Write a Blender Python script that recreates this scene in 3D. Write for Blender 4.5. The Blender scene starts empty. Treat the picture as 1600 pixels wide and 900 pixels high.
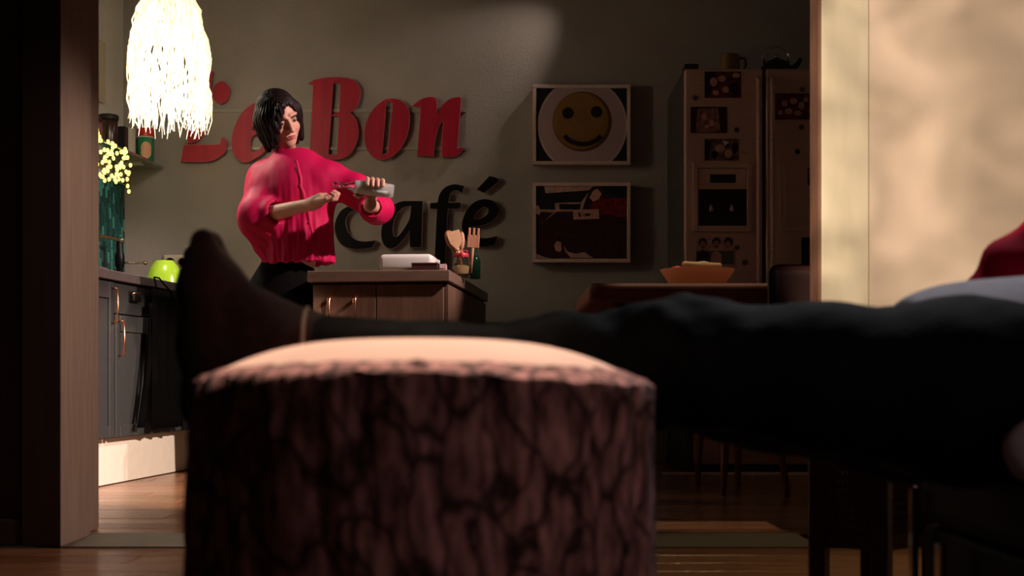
import bpy, bmesh, math, random
import numpy as np
from mathutils import Vector, Matrix

random.seed(7)
rng = np.random.default_rng(7)
SC = bpy.context.scene
COL = SC.collection
PI = math.pi

# ------------------------------------------------------------------ camera
EYE = 0.46            # camera height, metres
FPX, CX, HZ = 2000.0, 800.0, 592.0   # focal length in pixels, principal column, horizon row
cam_data = bpy.data.cameras.new('camera')
cam = bpy.data.objects.new('camera', cam_data)
COL.objects.link(cam)
cam.location = (0, 0, EYE)
cam.rotation_euler = (PI / 2, 0, 0)
cam_data.sensor_width = 36
cam_data.lens = 36 * FPX / 1600
cam_data.shift_y = (HZ - 450) / 1600
cam_data.clip_start = 0.05
cam_data.dof.use_dof = True
cam_data.dof.focus_distance = 5.8
cam_data.dof.aperture_fstop = 4.0
SC.camera = cam

# ------------------------------------------------------------------ world, exposure
SC.view_settings.view_transform = 'Standard'
SC.view_settings.look = 'None'
SC.view_settings.gamma = 1
SC.view_settings.use_curve_mapping = False
SC.view_settings.exposure = 0.0
world = bpy.data.worlds.new('world')
SC.world = world
world.use_nodes = True
world.node_tree.nodes['Background'].inputs[0].default_value = (1.0, 0.50, 0.40, 1)
world.node_tree.nodes['Background'].inputs[1].default_value = 0.008

# ------------------------------------------------------------------ lights
def aim(o, target):
    d = Vector(target) - o.location
    o.rotation_euler = d.to_track_quat('-Z', 'Y').to_euler()

def spot(name, loc, target, energy, color, angle, blend=0.3, radius=0.05, gobo=False):
    l = bpy.data.lights.new(name, 'SPOT')
    l.energy = energy; l.color = color; l.spot_size = math.radians(angle)
    l.spot_blend = blend; l.shadow_soft_size = radius
    o = bpy.data.objects.new(name, l); COL.objects.link(o)
    o.location = loc; aim(o, target)
    if gobo:          # uneven noise pattern added to the beam
        l.use_nodes = True
        nt = l.node_tree
        em = nt.nodes['Emission']
        tc = nt.nodes.new('ShaderNodeTexCoord')
        mp = nt.nodes.new('ShaderNodeMapping')
        mp.inputs['Scale'].default_value = (9.0, 9.0, 5.5)
        nz = nt.nodes.new('ShaderNodeTexNoise')
        nz.inputs['Scale'].default_value = 1.25
        nz.inputs['Detail'].default_value = 2.5
        nz.inputs['Distortion'].default_value = 1.6
        rp = nt.nodes.new('ShaderNodeValToRGB')
        rp.color_ramp.elements[0].position = 0.30
        rp.color_ramp.elements[0].color = (0.50, 0.50, 0.50, 1)
        rp.color_ramp.elements[1].position = 0.72
        rp.color_ramp.elements[1].color = (1.18, 1.18, 1.18, 1)
        e2 = rp.color_ramp.elements.new(0.55); e2.color = (0.84, 0.84, 0.84, 1)
        nt.links.new(tc.outputs['Normal'], mp.inputs['Vector'])
        nt.links.new(mp.outputs[0], nz.inputs['Vector'])
        nt.links.new(nz.outputs['Fac'], rp.inputs[0])
        nt.links.new(rp.outputs[0], em.inputs['Strength'])
    return o

spot('wall_wash_light', (0.70, 6.74, 2.79), (-0.90, 7.02, 1.66), 27, (1.0, 0.80, 0.68), 45, 0.8, 0.02)
spot('key_light', (1.40, 4.80, 2.40), (-0.90, 5.55, 1.22), 390, (1.0, 0.74, 0.70), 38, 0.35, 0.04)
spot('floor_key_light', (1.38, 2.5, 1.75), (-1.62, 5.60, 0.06), 1400, (1.0, 0.78, 0.66), 21, 0.45, 0.04)
spot('doorway_light', (0.70, 3.30, 1.70), (-1.236, 3.66, 0.35), 75, (1.0, 0.70, 0.58), 52, 0.6, 0.08)
spot('pouf_light', (-0.10, 2.25, 2.45), (-0.13, 1.50, 0.5), 330, (1.0, 0.72, 0.56), 20, 0.8, 0.06)
spot('plaster_light', (-1.0, 0.6, 1.9), (1.70, 3.5, 0.98), 900, (1.0, 0.80, 0.62), 29, 0.22, 0.02, gobo=True)
spot('table_light', (0.68, 4.36, 2.85), (0.66, 4.34, 0.8), 75, (1.0, 0.72, 0.5), 21, 0.3, 0.03)
spot('back_light', (1.0, 3.1, 2.5), (0.95, 1.95, 0.55), 85, (0.95, 0.95, 1.0), 50, 0.6, 0.06)
spot('doorway_floor_light', (0.80, 3.0, 2.75), (0.74, 3.27, 0.0), 34, (1.0, 0.76, 0.42), 26, 0.5, 0.05)
spot('front_fill_light', (1.5, 0.15, 1.0), (0.1, 1.45, 0.25), 12, (1.0, 0.68, 0.62), 60, 0.8, 0.25)

# ------------------------------------------------------------------ helpers
def U(u, v, d):
    """pixel (u, v) of the 1600x900 photograph at depth d -> point in the room"""
    return np.array([(u - CX) / FPX * d, d, EYE - (v - HZ) / FPX * d])

ORG = {}
def _link(name, me, parent=None):
    o = bpy.data.objects.new(name, me)
    COL.objects.link(o)
    if parent is not None:
        o.parent = parent
    return o

def tag(o, label, cat, group=None, kind=None):
    if label: o['label'] = label
    if cat: o['category'] = cat
    if group: o['group'] = group
    if kind: o['kind'] = kind
    return o

def thing(name, label, cat, loc, group=None):
    o = bpy.data.objects.new(name, None)
    COL.objects.link(o)
    o.empty_display_size = 0.05
    o.location = tuple(loc)
    ORG[o.name] = np.array(loc, float)
    return tag(o, label, cat, group)

def structure(o):
    o['kind'] = 'structure'
    return o

def obj(name, geo, m, parent=None, smooth=False, label=None):
    """geo: (verts, faces[, material indices]) in room coordinates -> one mesh object."""
    V = np.array(geo[0], float).reshape(-1, 3)
    F = geo[1]
    if parent is not None:
        org = ORG[parent.name]
    else:
        lo, hi = V.min(0), V.max(0)
        org = np.array([(lo[0] + hi[0]) / 2, (lo[1] + hi[1]) / 2, lo[2]])
    me = bpy.data.meshes.new(name)
    me.from_pydata((V - org).tolist(), [], F if isinstance(F, list) else F.tolist())
    ms = m if isinstance(m, (list, tuple)) else [m]
    for mm in ms: me.materials.append(mm)
    if len(geo) > 2:
        me.polygons.foreach_set('material_index', np.array(geo[2], dtype=np.int32))
    if smooth:
        me.polygons.foreach_set('use_smooth', np.ones(len(me.polygons), dtype=bool))
    me.update()
    o = _link(name, me, parent)
    if parent is None:
        o.location = tuple(org)
    ORG[o.name] = org
    if label: o['label'] = label
    return o

def join(*geos):
    V, F, M = [], [], []
    n = 0
    for i, g in enumerate(geos):
        vv = np.array(g[0], float).reshape(-1, 3)
        V.append(vv)
        F += [[int(k) + n for k in f] for f in g[1]]
        M += (list(g[2]) if len(g) > 2 else [0] * len(g[1]))
        n += len(vv)
    return np.vstack(V), F, M

def withmat(g, i):
    return g[0], g[1], [i] * len(g[1])

def box(c, s, bev=0.0, rz=0.0, seg=2, axes=None):
    bm = bmesh.new()
    bmesh.ops.create_cube(bm, size=1)
    for v in bm.verts:
        v.co = Vector((v.co.x * s[0], v.co.y * s[1], v.co.z * s[2]))
    if bev > 0:
        bmesh.ops.bevel(bm, geom=bm.edges[:], offset=bev, segments=seg, profile=0.5, affect='EDGES')
    bm.verts.ensure_lookup_table()
    V = np.array([v.co[:] for v in bm.verts])
    F = [[v.index for v in f.verts] for f in bm.faces]
    bm.free()
    if axes is not None:
        V = V @ np.array(axes)
    elif rz:
        cr, sr = math.cos(rz), math.sin(rz)
        V = V @ np.array([[cr, sr, 0], [-sr, cr, 0], [0, 0, 1]])
    return V + np.array(c), F

def box2(lo, hi, bev=0.0, seg=2):
    lo, hi = np.array(lo, float), np.array(hi, float)
    return box((lo + hi) / 2, hi - lo, bev, 0, seg)

def tube(pts, r, n=10, caps=True):
    P = [np.array(p, float) for p in pts]
    R = r if isinstance(r, (list, tuple, np.ndarray)) else [r] * len(P)
    V, F = [], []
    prev = None
    for i, p in enumerate(P):
        t = (P[min(i + 1, len(P) - 1)] - P[max(i - 1, 0)])
        t = t / (np.linalg.norm(t) + 1e-9)
        if prev is None:
            a = np.array([0, 0, 1.0]) if abs(t[2]) < 0.9 else np.array([1.0, 0, 0])
            a = a - t * a.dot(t)
        else:
            a = prev - t * prev.dot(t)
        a /= np.linalg.norm(a); prev = a
        b = np.cross(t, a)
        for k in range(n):
            an = 2 * PI * k / n
            V.append(p + R[i] * (math.cos(an) * a + math.sin(an) * b))
    for i in range(len(P) - 1):
        for k in range(n):
            k2 = (k + 1) % n
            F.append([i * n + k, i * n + k2, (i + 1) * n + k2, (i + 1) * n + k])
    if caps:
        F.append(list(range(n - 1, -1, -1)))
        F.append([(len(P) - 1) * n + k for k in range(n)])
    return np.array(V), F

def lathe(c, prof, n=32, axis=None):
    """prof: list of (radius, height) from bottom to top; first and last are capped when radius > 0"""
    V, F = [], []
    for (r, h) in prof:
        for k in range(n):
            an = 2 * PI * k / n
            V.append([r * math.cos(an), r * math.sin(an), h])
    m = len(prof)
    for i in range(m - 1):
        for k in range(n):
            k2 = (k + 1) % n
            F.append([i * n + k, i * n + k2, (i + 1) * n + k2, (i + 1) * n + k])
    F.append(list(range(n - 1, -1, -1)))
    F.append([(m - 1) * n + k for k in range(n)])
    V = np.array(V)
    if axis is not None:
        q = Vector((0, 0, 1)).rotation_difference(Vector(axis)).to_matrix()
        V = V @ np.array(q).T
    return V + np.array(c), F

def ball(c, r, n=12, m=8):
    r = np.array(r if isinstance(r, (list, tuple, np.ndarray)) else [r] * 3, float)
    V = [[0, 0, -1]]
    for i in range(1, m):
        a = PI * i / m
        for k in range(n):
            b = 2 * PI * k / n
            V.append([math.sin(a) * math.cos(b), math.sin(a) * math.sin(b), -math.cos(a)])
    V.append([0, 0, 1])
    F = [[0, 1 + (k + 1) % n, 1 + k] for k in range(n)]
    for i in range(m - 2):
        for k in range(n):
            a, b = 1 + i * n + k, 1 + i * n + (k + 1) % n
            F.append([a, b, b + n, a + n])
    last = len(V) - 1
    F += [[last, last - n + k, last - n + (k + 1) % n] for k in range(n)]
    return np.array(V) * r + np.array(c), F

# ------------------------------------------------------------------ materials
def mat(name, col, rough=0.6, metal=0.0, var=0.0, scale=20, bump=0.0, bscale=60, stretch=(1, 1, 1),
        emit=0.0, sheen=0.0, trans=0.0, alpha=1.0, spec=0.5, ior=1.45, col2=None, sss=0.0):
    m = bpy.data.materials.new(name)
    m.use_nodes = True
    nt = m.node_tree
    b = nt.nodes['Principled BSDF']
    b.inputs['Base Color'].default_value = (*col, 1)
    b.inputs['Roughness'].default_value = rough
    b.inputs['Metallic'].default_value = metal
    b.inputs['Specular IOR Level'].default_value = spec
    b.inputs['IOR'].default_value = ior
    b.inputs['Transmission Weight'].default_value = trans
    b.inputs['Alpha'].default_value = alpha
    b.inputs['Sheen Weight'].default_value = sheen
    if sss:
        b.inputs['Subsurface Weight'].default_value = sss
        b.inputs['Subsurface Radius'].default_value = (0.02, 0.008, 0.005)
    if emit:
        b.inputs['Emission Color'].default_value = (*col, 1)
        b.inputs['Emission Strength'].default_value = emit
    if var or bump or col2:
        tc = nt.nodes.new('ShaderNodeTexCoord')
        mp = nt.nodes.new('ShaderNodeMapping')
        mp.inputs['Scale'].default_value = stretch
        nt.links.new(tc.outputs['Object'], mp.inputs['Vector'])
    if var or col2:
        nz = nt.nodes.new('ShaderNodeTexNoise')
        nz.inputs['Scale'].default_value = scale
        nz.inputs['Detail'].default_value = 5
        nt.links.new(mp.outputs[0], nz.inputs['Vector'])
        rp = nt.nodes.new('ShaderNodeValToRGB')
        c2 = col2 if col2 else tuple(min(1, c * (1 + var)) for c in col)
        c1 = col if col2 else tuple(c * (1 - var) for c in col)
        rp.color_ramp.elements[0].position = 0.35; rp.color_ramp.elements[0].color = (*c1, 1)
        rp.color_ramp.elements[1].position = 0.65; rp.color_ramp.elements[1].color = (*c2, 1)
        nt.links.new(nz.outputs['Fac'], rp.inputs[0])
        nt.links.new(rp.outputs[0], b.inputs['Base Color'])
    if bump:
        nb = nt.nodes.new('ShaderNodeTexNoise')
        nb.inputs['Scale'].default_value = bscale
        nb.inputs['Detail'].default_value = 3
        nt.links.new(mp.outputs[0], nb.inputs['Vector'])
        bp = nt.nodes.new('ShaderNodeBump')
        bp.inputs['Strength'].default_value = min(1, bump)
        bp.inputs['Distance'].default_value = 0.01
        nt.links.new(nb.outputs['Fac'], bp.inputs['Height'])
        nt.links.new(bp.outputs[0], b.inputs['Normal'])
    return m

M = {}
M['wall'] = mat('grey_plaster', (0.35, 0.318, 0.285), 0.85, var=0.06, scale=3, bump=0.16, bscale=85)
M['wall_light'] = mat('pale_grey_plaster', (0.76, 0.75, 0.69), 0.85, var=0.05, scale=4, bump=0.12, bscale=85)
M['cream_wall'] = mat('cream_limewash', (0.60, 0.48, 0.37), 0.9, var=0.06, scale=2.5, bump=0.15, bscale=20)
M['cream_trim'] = mat('pale_cream_paint', (0.58, 0.51, 0.37), 0.8, var=0.08, scale=5, stretch=(3, 3, .6))
M['jamb'] = mat('brown_jamb_wood', (0.16, 0.075, 0.045), 0.6, var=0.2, scale=12, stretch=(4, 4, .5))
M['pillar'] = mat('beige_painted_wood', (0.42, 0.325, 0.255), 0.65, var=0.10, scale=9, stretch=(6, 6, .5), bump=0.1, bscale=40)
M['pillar_dark'] = mat('shaded_brown_paint', (0.06, 0.036, 0.026), 0.7, var=0.1, scale=9, stretch=(6, 6, .5))  # pillar wood with the shade of the unlit side put into its colour
M['ceil'] = mat('ceiling_paint', (0.25, 0.22, 0.2), 0.9, var=0.03)
M['plank'] = mat('oak_plank', (0.23, 0.095, 0.042), 0.24, col2=(0.33, 0.155, 0.075), scale=6, stretch=(1.2, 9, 4), bump=0.06, bscale=30)
M['plank2'] = mat('light_oak_plank', (0.26, 0.12, 0.055), 0.22, col2=(0.36, 0.185, 0.095), scale=6, stretch=(1.0, 8, 4), bump=0.06, bscale=30)
M['plank3'] = mat('dark_oak_plank', (0.18, 0.075, 0.035), 0.26, col2=(0.28, 0.125, 0.06), scale=6, stretch=(1.4, 10, 4), bump=0.06, bscale=30)
M['subfloor'] = mat('subfloor', (0.05, 0.03, 0.02), 0.9)
M['threshold'] = mat('grey_threshold', (0.16, 0.13, 0.09), 0.55, var=0.1)
M['cab'] = mat('dark_grey_cabinet_paint', (0.034, 0.034, 0.033), 0.5, var=0.05)
M['slab'] = mat('grey_brown_worktop', (0.115, 0.088, 0.08), 0.45, var=0.1, scale=40)
M['kick'] = mat('cream_plinth', (0.70, 0.62, 0.52), 0.6, var=0.03)
M['steel'] = mat('brushed_steel', (0.62, 0.58, 0.56), 0.3, 1.0)
M['chrome'] = mat('chrome', (0.8, 0.78, 0.75), 0.08, 1.0)
M['brass'] = mat('brass', (0.75, 0.5, 0.2), 0.2, 1.0)
M['copper'] = mat('copper', (0.7, 0.32, 0.18), 0.25, 1.0)
M['black_metal'] = mat('black_metal', (0.012, 0.012, 0.012), 0.4, 0.6)
M['black_plastic'] = mat('black_plastic', (0.012, 0.011, 0.011), 0.45)
M['red_letter'] = mat('red_lacquer', (0.42, 0.003, 0.028), 0.5, var=0.12, scale=8, stretch=(6, 1, .4))
M['black_letter'] = mat('black_lacquer', (0.006, 0.006, 0.006), 0.5, spec=0.15)
M['letter_edge'] = mat('pale_letter_edge', (0.42, 0.30, 0.26), 0.4)
M['red_edge'] = mat('red_letter_edge', (0.55, 0.14, 0.14), 0.4)
M['rail'] = mat('clear_rail', (0.36, 0.35, 0.3), 0.3)
M['pen_wood'] = mat('island_wood', (0.15, 0.083, 0.052), 0.5, var=0.18, scale=7, stretch=(5, 5, .6))
M['pen_top'] = mat('island_worktop', (0.19, 0.12, 0.085), 0.42, var=0.12, scale=9, stretch=(.8, 5, 5))
M['table_wood'] = mat('red_brown_table_wood', (0.17, 0.055, 0.026), 0.6, var=0.2, scale=6, stretch=(.8, 6, 6))
M['chair_wood'] = mat('dark_mahogany', (0.03, 0.007, 0.006), 0.55, var=0.15, scale=9)
M['stool_wood'] = mat('brown_stool_wood', (0.24, 0.10, 0.05), 0.5, var=0.15, scale=9)
M['fridge'] = mat('brushed_stainless', (0.60, 0.41, 0.35), 0.5, 0.15, var=0.04, scale=8, stretch=(1, 1, 20))
M['fridge_pale'] = mat('pale_grey_plastic', (0.62, 0.42, 0.36), 0.5)
M['fridge_side'] = mat('dark_fridge_side', (0.07, 0.06, 0.055), 0.6)
M['lime'] = mat('lime_green_plastic', (0.40, 0.66, 0.035), 0.22, spec=0.6)
M['white_plastic'] = mat('white_plastic', (0.74, 0.74, 0.68), 0.35)
M['offwhite'] = mat('offwhite_plastic', (0.62, 0.56, 0.42), 0.5)
M['spoon'] = mat('pale_wood', (0.55, 0.29, 0.155), 0.55, var=0.1, scale=20, stretch=(4, 4, .5))
M['spoon2'] = mat('pinkish_wood', (0.42, 0.20, 0.11), 0.55, var=0.1, scale=20, stretch=(4, 4, .5))
M['spoon3'] = mat('yellowish_wood', (0.66, 0.40, 0.22), 0.55, var=0.08, scale=20, stretch=(4, 4, .5))
M['green_glass'] = mat('dark_green_glass', (0.02, 0.10, 0.045), 0.08, trans=0.6)
M['shelf_glass'] = mat('green_shelf_glass', (0.04, 0.24, 0.13), 0.1, trans=0.75)
M['clear_glass'] = mat('clear_glass', (0.95, 0.97, 0.96), 0.03, trans=1.0)
M['milky'] = mat('cloudy_liquid', (0.92, 0.94, 0.88), 0.5)
M['skin'] = mat('skin', (0.62, 0.33, 0.24), 0.5, var=0.06, scale=25, sss=0.12)
M['lip'] = mat('lips', (0.50, 0.10, 0.10), 0.4)
M['eye'] = mat('eye_dark', (0.02, 0.012, 0.01), 0.2)
M['eye_white'] = mat('eye_white', (0.28, 0.20, 0.17), 0.3)
M['brow'] = mat('brow_hair', (0.02, 0.010, 0.008), 0.7)
M['hair'] = mat('dark_hair', (0.010, 0.004, 0.004), 0.55, var=0.4, scale=30, stretch=(3, 3, .5), spec=0.25)
M['blouse'] = mat('magenta_red_silk', (0.54, 0.003, 0.075), 0.6, var=0.04, scale=10, spec=0.3)
M['blouse_dark'] = mat('magenta_red_button', (0.42, 0.01, 0.05), 0.3)
M['trouser_black'] = mat('black_trouser_cloth', (0.006, 0.005, 0.005), 0.85, spec=0.05, var=0.1)
M['shoe'] = mat('black_leather', (0.01, 0.009, 0.009), 0.4)
M['jeans'] = mat('black_denim', (0.0075, 0.0085, 0.0085), 0.8, spec=0.1, var=0.2, scale=40, bump=0.15, bscale=200)
M['seam'] = mat('pale_stitching', (0.34, 0.27, 0.20), 0.8)
M['sock'] = mat('plum_black_sock', (0.028, 0.013, 0.013), 0.9, sheen=0.3, spec=0.05, var=0.2, scale=60, bump=0.2, bscale=220)
M['shirt'] = mat('pale_grey_jersey', (0.46, 0.43, 0.47), 0.85, var=0.05, scale=30)
M['couch'] = mat('black_leather_upholstery', (0.005, 0.005, 0.005), 0.6, spec=0.08, bump=0.1, bscale=120)
M['red_cushion'] = mat('crimson_cushion_cloth', (0.36, 0.005, 0.022), 0.85, spec=0.1, var=0.15, scale=10, bump=0.1)
M['cane_wood'] = mat('dark_cane_wood', (0.045, 0.013, 0.008), 0.5, var=0.2, scale=14)
M['shadow_black'] = mat('black_shadow_cloth', (0.0018, 0.0015, 0.0015), 0.95, spec=0.03)  # near-black colour of the sheet that replaces a cast shadow
M['canister'] = mat('dark_brown_glaze', (0.035, 0.014, 0.010), 0.25)
M['jar_brown'] = mat('brown_jar', (0.10, 0.045, 0.03), 0.35, var=0.3, scale=25)
M['tin_green'] = mat('green_tin_paint', (0.02, 0.22, 0.09), 0.4)
M['tin_red'] = mat('red_tin_paint', (0.55, 0.03, 0.03), 0.4)
M['tin_peach'] = mat('peach_tin_print', (0.72, 0.36, 0.22), 0.4)
M['dark_green'] = mat('dark_green_print', (0.015, 0.045, 0.025), 0.4)
M['orange'] = mat('orange_red_print', (0.55, 0.10, 0.03), 0.4)
M['card_white'] = mat('white_card', (0.68, 0.66, 0.58), 0.6)
M['tile'] = mat('teal_glass_tile', (0.010, 0.085, 0.072), 0.12)
M['tile_dark'] = mat('deep_teal_tile', (0.006, 0.045, 0.040), 0.12)
M['tile_pale'] = mat('pale_teal_tile', (0.05, 0.26, 0.20), 0.15)
M['grout'] = mat('dark_grout', (0.02, 0.03, 0.028), 0.8)
M['bulb'] = mat('fairy_bulb', (1.0, 0.80, 0.16), 0.4, emit=2.6)
M['wire'] = mat('green_wire', (0.03, 0.08, 0.03), 0.6)
M['black_print'] = mat('black_print', (0.004, 0.004, 0.004), 0.6)
M['frame'] = mat('whitewashed_frame', (0.72, 0.53, 0.47), 0.6, var=0.06, scale=20)
M['plate'] = mat('plate_print', (0.46, 0.33, 0.33), 0.5)
M['plate2'] = mat('plate_rim_print', (0.58, 0.43, 0.42), 0.5)
M['egg'] = mat('yellow_ochre_print', (0.27, 0.14, 0.035), 0.5, var=0.12, scale=10)
M['egg2'] = mat('brown_yellow_print', (0.12, 0.055, 0.012), 0.5)
M['red_print'] = mat('red_fruit_print', (0.30, 0.012, 0.010), 0.5, col2=(0.08, 0.004, 0.004), scale=45)
M['maroon_print'] = mat('maroon_print', (0.055, 0.006, 0.005), 0.5, col2=(0.015, 0.002, 0.002), scale=30)
M['pink_print'] = mat('pink_grey_print', (0.55, 0.32, 0.28), 0.5, var=0.2, scale=30)
M['peach_print'] = mat('peach_print', (0.62, 0.33, 0.25), 0.5, var=0.1, scale=60)
M['photo1'] = mat('dark_red_photo', (0.25, 0.02, 0.03), 0.35, col2=(0.02, 0.006, 0.006), scale=28)
M['photo2'] = mat('pinkish_photo', (0.42, 0.22, 0.18), 0.35, col2=(0.16, 0.05, 0.04), scale=40)
M['photo3'] = mat('brown_photo', (0.30, 0.16, 0.10), 0.35, col2=(0.03, 0.012, 0.01), scale=35)
M['photo_blue'] = mat('slate_print', (0.10, 0.09, 0.11), 0.4)
M['skin_print'] = mat('skin_print', (0.40, 0.19, 0.13), 0.4)
M['jug'] = mat('mustard_glaze', (0.28, 0.15, 0.05), 0.35)
M['kettle'] = mat('dark_green_enamel', (0.01, 0.045, 0.02), 0.25)
M['bread'] = mat('pale_bread_crust', (0.66, 0.45, 0.20), 0.7, var=0.15, scale=14)
M['pepper'] = mat('red_fruit_skin', (0.55, 0.04, 0.06), 0.35)
M['loaf'] = mat('dark_rye_crust', (0.05, 0.018, 0.010), 0.8, var=0.3, scale=20)
M['darkbox'] = mat('dark_maroon_card', (0.06, 0.018, 0.016), 0.5)
M['pinkcard'] = mat('pink_card', (0.5, 0.28, 0.27), 0.6)

def translucent(name, col, tcol, mixf=0.5, extra_emit=0.0):
    m = bpy.data.materials.new(name); m.use_nodes = True
    nt = m.node_tree
    out = nt.nodes['Material Output']; b = nt.nodes['Principled BSDF']
    b.inputs['Base Color'].default_value = (*col, 1); b.inputs['Roughness'].default_value = 0.4
    t = nt.nodes.new('ShaderNodeBsdfTranslucent'); t.inputs[0].default_value = (*tcol, 1)
    mx = nt.nodes.new('ShaderNodeMixShader'); mx.inputs[0].default_value = mixf
    nt.links.new(b.outputs[0], mx.inputs[1]); nt.links.new(t.outputs[0], mx.inputs[2])
    nt.links.new(mx.outputs[0], out.inputs[0])
    if extra_emit:
        b.inputs['Emission Color'].default_value = (*tcol, 1)
        b.inputs['Emission Strength'].default_value = extra_emit
    return m
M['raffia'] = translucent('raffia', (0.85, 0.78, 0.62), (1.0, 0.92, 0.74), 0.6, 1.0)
def strand_glow(m):      # uneven emission imitates bulb light coming through the strands
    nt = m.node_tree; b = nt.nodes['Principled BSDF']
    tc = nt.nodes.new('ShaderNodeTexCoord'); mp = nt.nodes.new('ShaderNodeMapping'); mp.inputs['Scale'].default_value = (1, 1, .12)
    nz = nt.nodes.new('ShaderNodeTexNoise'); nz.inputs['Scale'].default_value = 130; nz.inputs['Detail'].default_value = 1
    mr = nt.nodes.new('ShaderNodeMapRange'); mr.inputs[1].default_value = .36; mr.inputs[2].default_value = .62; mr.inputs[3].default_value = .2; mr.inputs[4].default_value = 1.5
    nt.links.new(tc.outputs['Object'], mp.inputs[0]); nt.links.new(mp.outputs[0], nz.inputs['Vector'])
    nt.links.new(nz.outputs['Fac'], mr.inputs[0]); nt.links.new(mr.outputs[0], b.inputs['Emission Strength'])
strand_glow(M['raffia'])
M['bowl_wood'] = translucent('amber_bowl', (0.62, 0.38, 0.25), (0.8, 0.48, 0.3), 0.4)

def bark_mat():
    m = bpy.data.materials.new('bark_print_fabric'); m.use_nodes = True
    nt = m.node_tree; b = nt.nodes['Principled BSDF']; b.inputs['Roughness'].default_value = 0.9
    tc = nt.nodes.new('ShaderNodeTexCoord')
    def vor(sc, scale, rnd=1.0):
        mp = nt.nodes.new('ShaderNodeMapping'); mp.inputs['Scale'].default_value = sc
        nz = nt.nodes.new('ShaderNodeTexNoise'); nz.inputs['Scale'].default_value = 9; nz.inputs['Detail'].default_value = 3
        ad = nt.nodes.new('ShaderNodeMix'); ad.data_type = 'RGBA'; ad.blend_type = 'LINEAR_LIGHT'; ad.inputs[0].default_value = 0.045
        nt.links.new(tc.outputs['Object'], nz.inputs['Vector'])
        nt.links.new(tc.outputs['Object'], ad.inputs[6]); nt.links.new(nz.outputs['Color'], ad.inputs[7])
        nt.links.new(ad.outputs[2], mp.inputs['Vector'])
        vo = nt.nodes.new('ShaderNodeTexVoronoi'); vo.feature = 'DISTANCE_TO_EDGE'; vo.inputs['Scale'].default_value = scale
        nt.links.new(mp.outputs[0], vo.inputs['Vector'])
        rp = nt.nodes.new('ShaderNodeValToRGB')
        rp.color_ramp.elements[0].position = 0.0; rp.color_ramp.elements[0].color = (0.06, 0.05, 0.05, 1)
        rp.color_ramp.elements[1].position = 0.11; rp.color_ramp.elements[1].color = (1, 1, 1, 1)
        nt.links.new(vo.outputs['Distance'], rp.inputs[0])
        return rp.outputs[0]
    v1 = vor((1, 1, 0.36), 27)
    nz = nt.nodes.new('ShaderNodeTexNoise'); nz.inputs['Scale'].default_value = 44; nz.inputs['Detail'].default_value = 6
    mp = nt.nodes.new('ShaderNodeMapping'); mp.inputs['Scale'].default_value = (1.6, 1.6, 0.5)
    nt.links.new(tc.outputs['Object'], mp.inputs['Vector']); nt.links.new(mp.outputs[0], nz.inputs['Vector'])
    rp = nt.nodes.new('ShaderNodeValToRGB')
    rp.color_ramp.elements[0].position = 0.36; rp.color_ramp.elements[0].color = (0.09, 0.038, 0.032, 1)
    rp.color_ramp.elements[1].position = 0.70; rp.color_ramp.elements[1].color = (0.64, 0.32, 0.30, 1)
    nt.links.new(nz.outputs['Fac'], rp.inputs[0])
    mx = nt.nodes.new('ShaderNodeMix'); mx.data_type = 'RGBA'; mx.blend_type = 'MULTIPLY'; mx.inputs[0].default_value = 1
    nt.links.new(rp.outputs[0], mx.inputs[6]); nt.links.new(v1, mx.inputs[7])
    nt.links.new(mx.outputs[2], b.inputs['Base Color'])
    return m
M['bark'] = bark_mat()
M['pouf_top'] = mat('pale_wood_print_fabric', (0.72, 0.51, 0.42), 0.85, var=0.06, scale=8)

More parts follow.
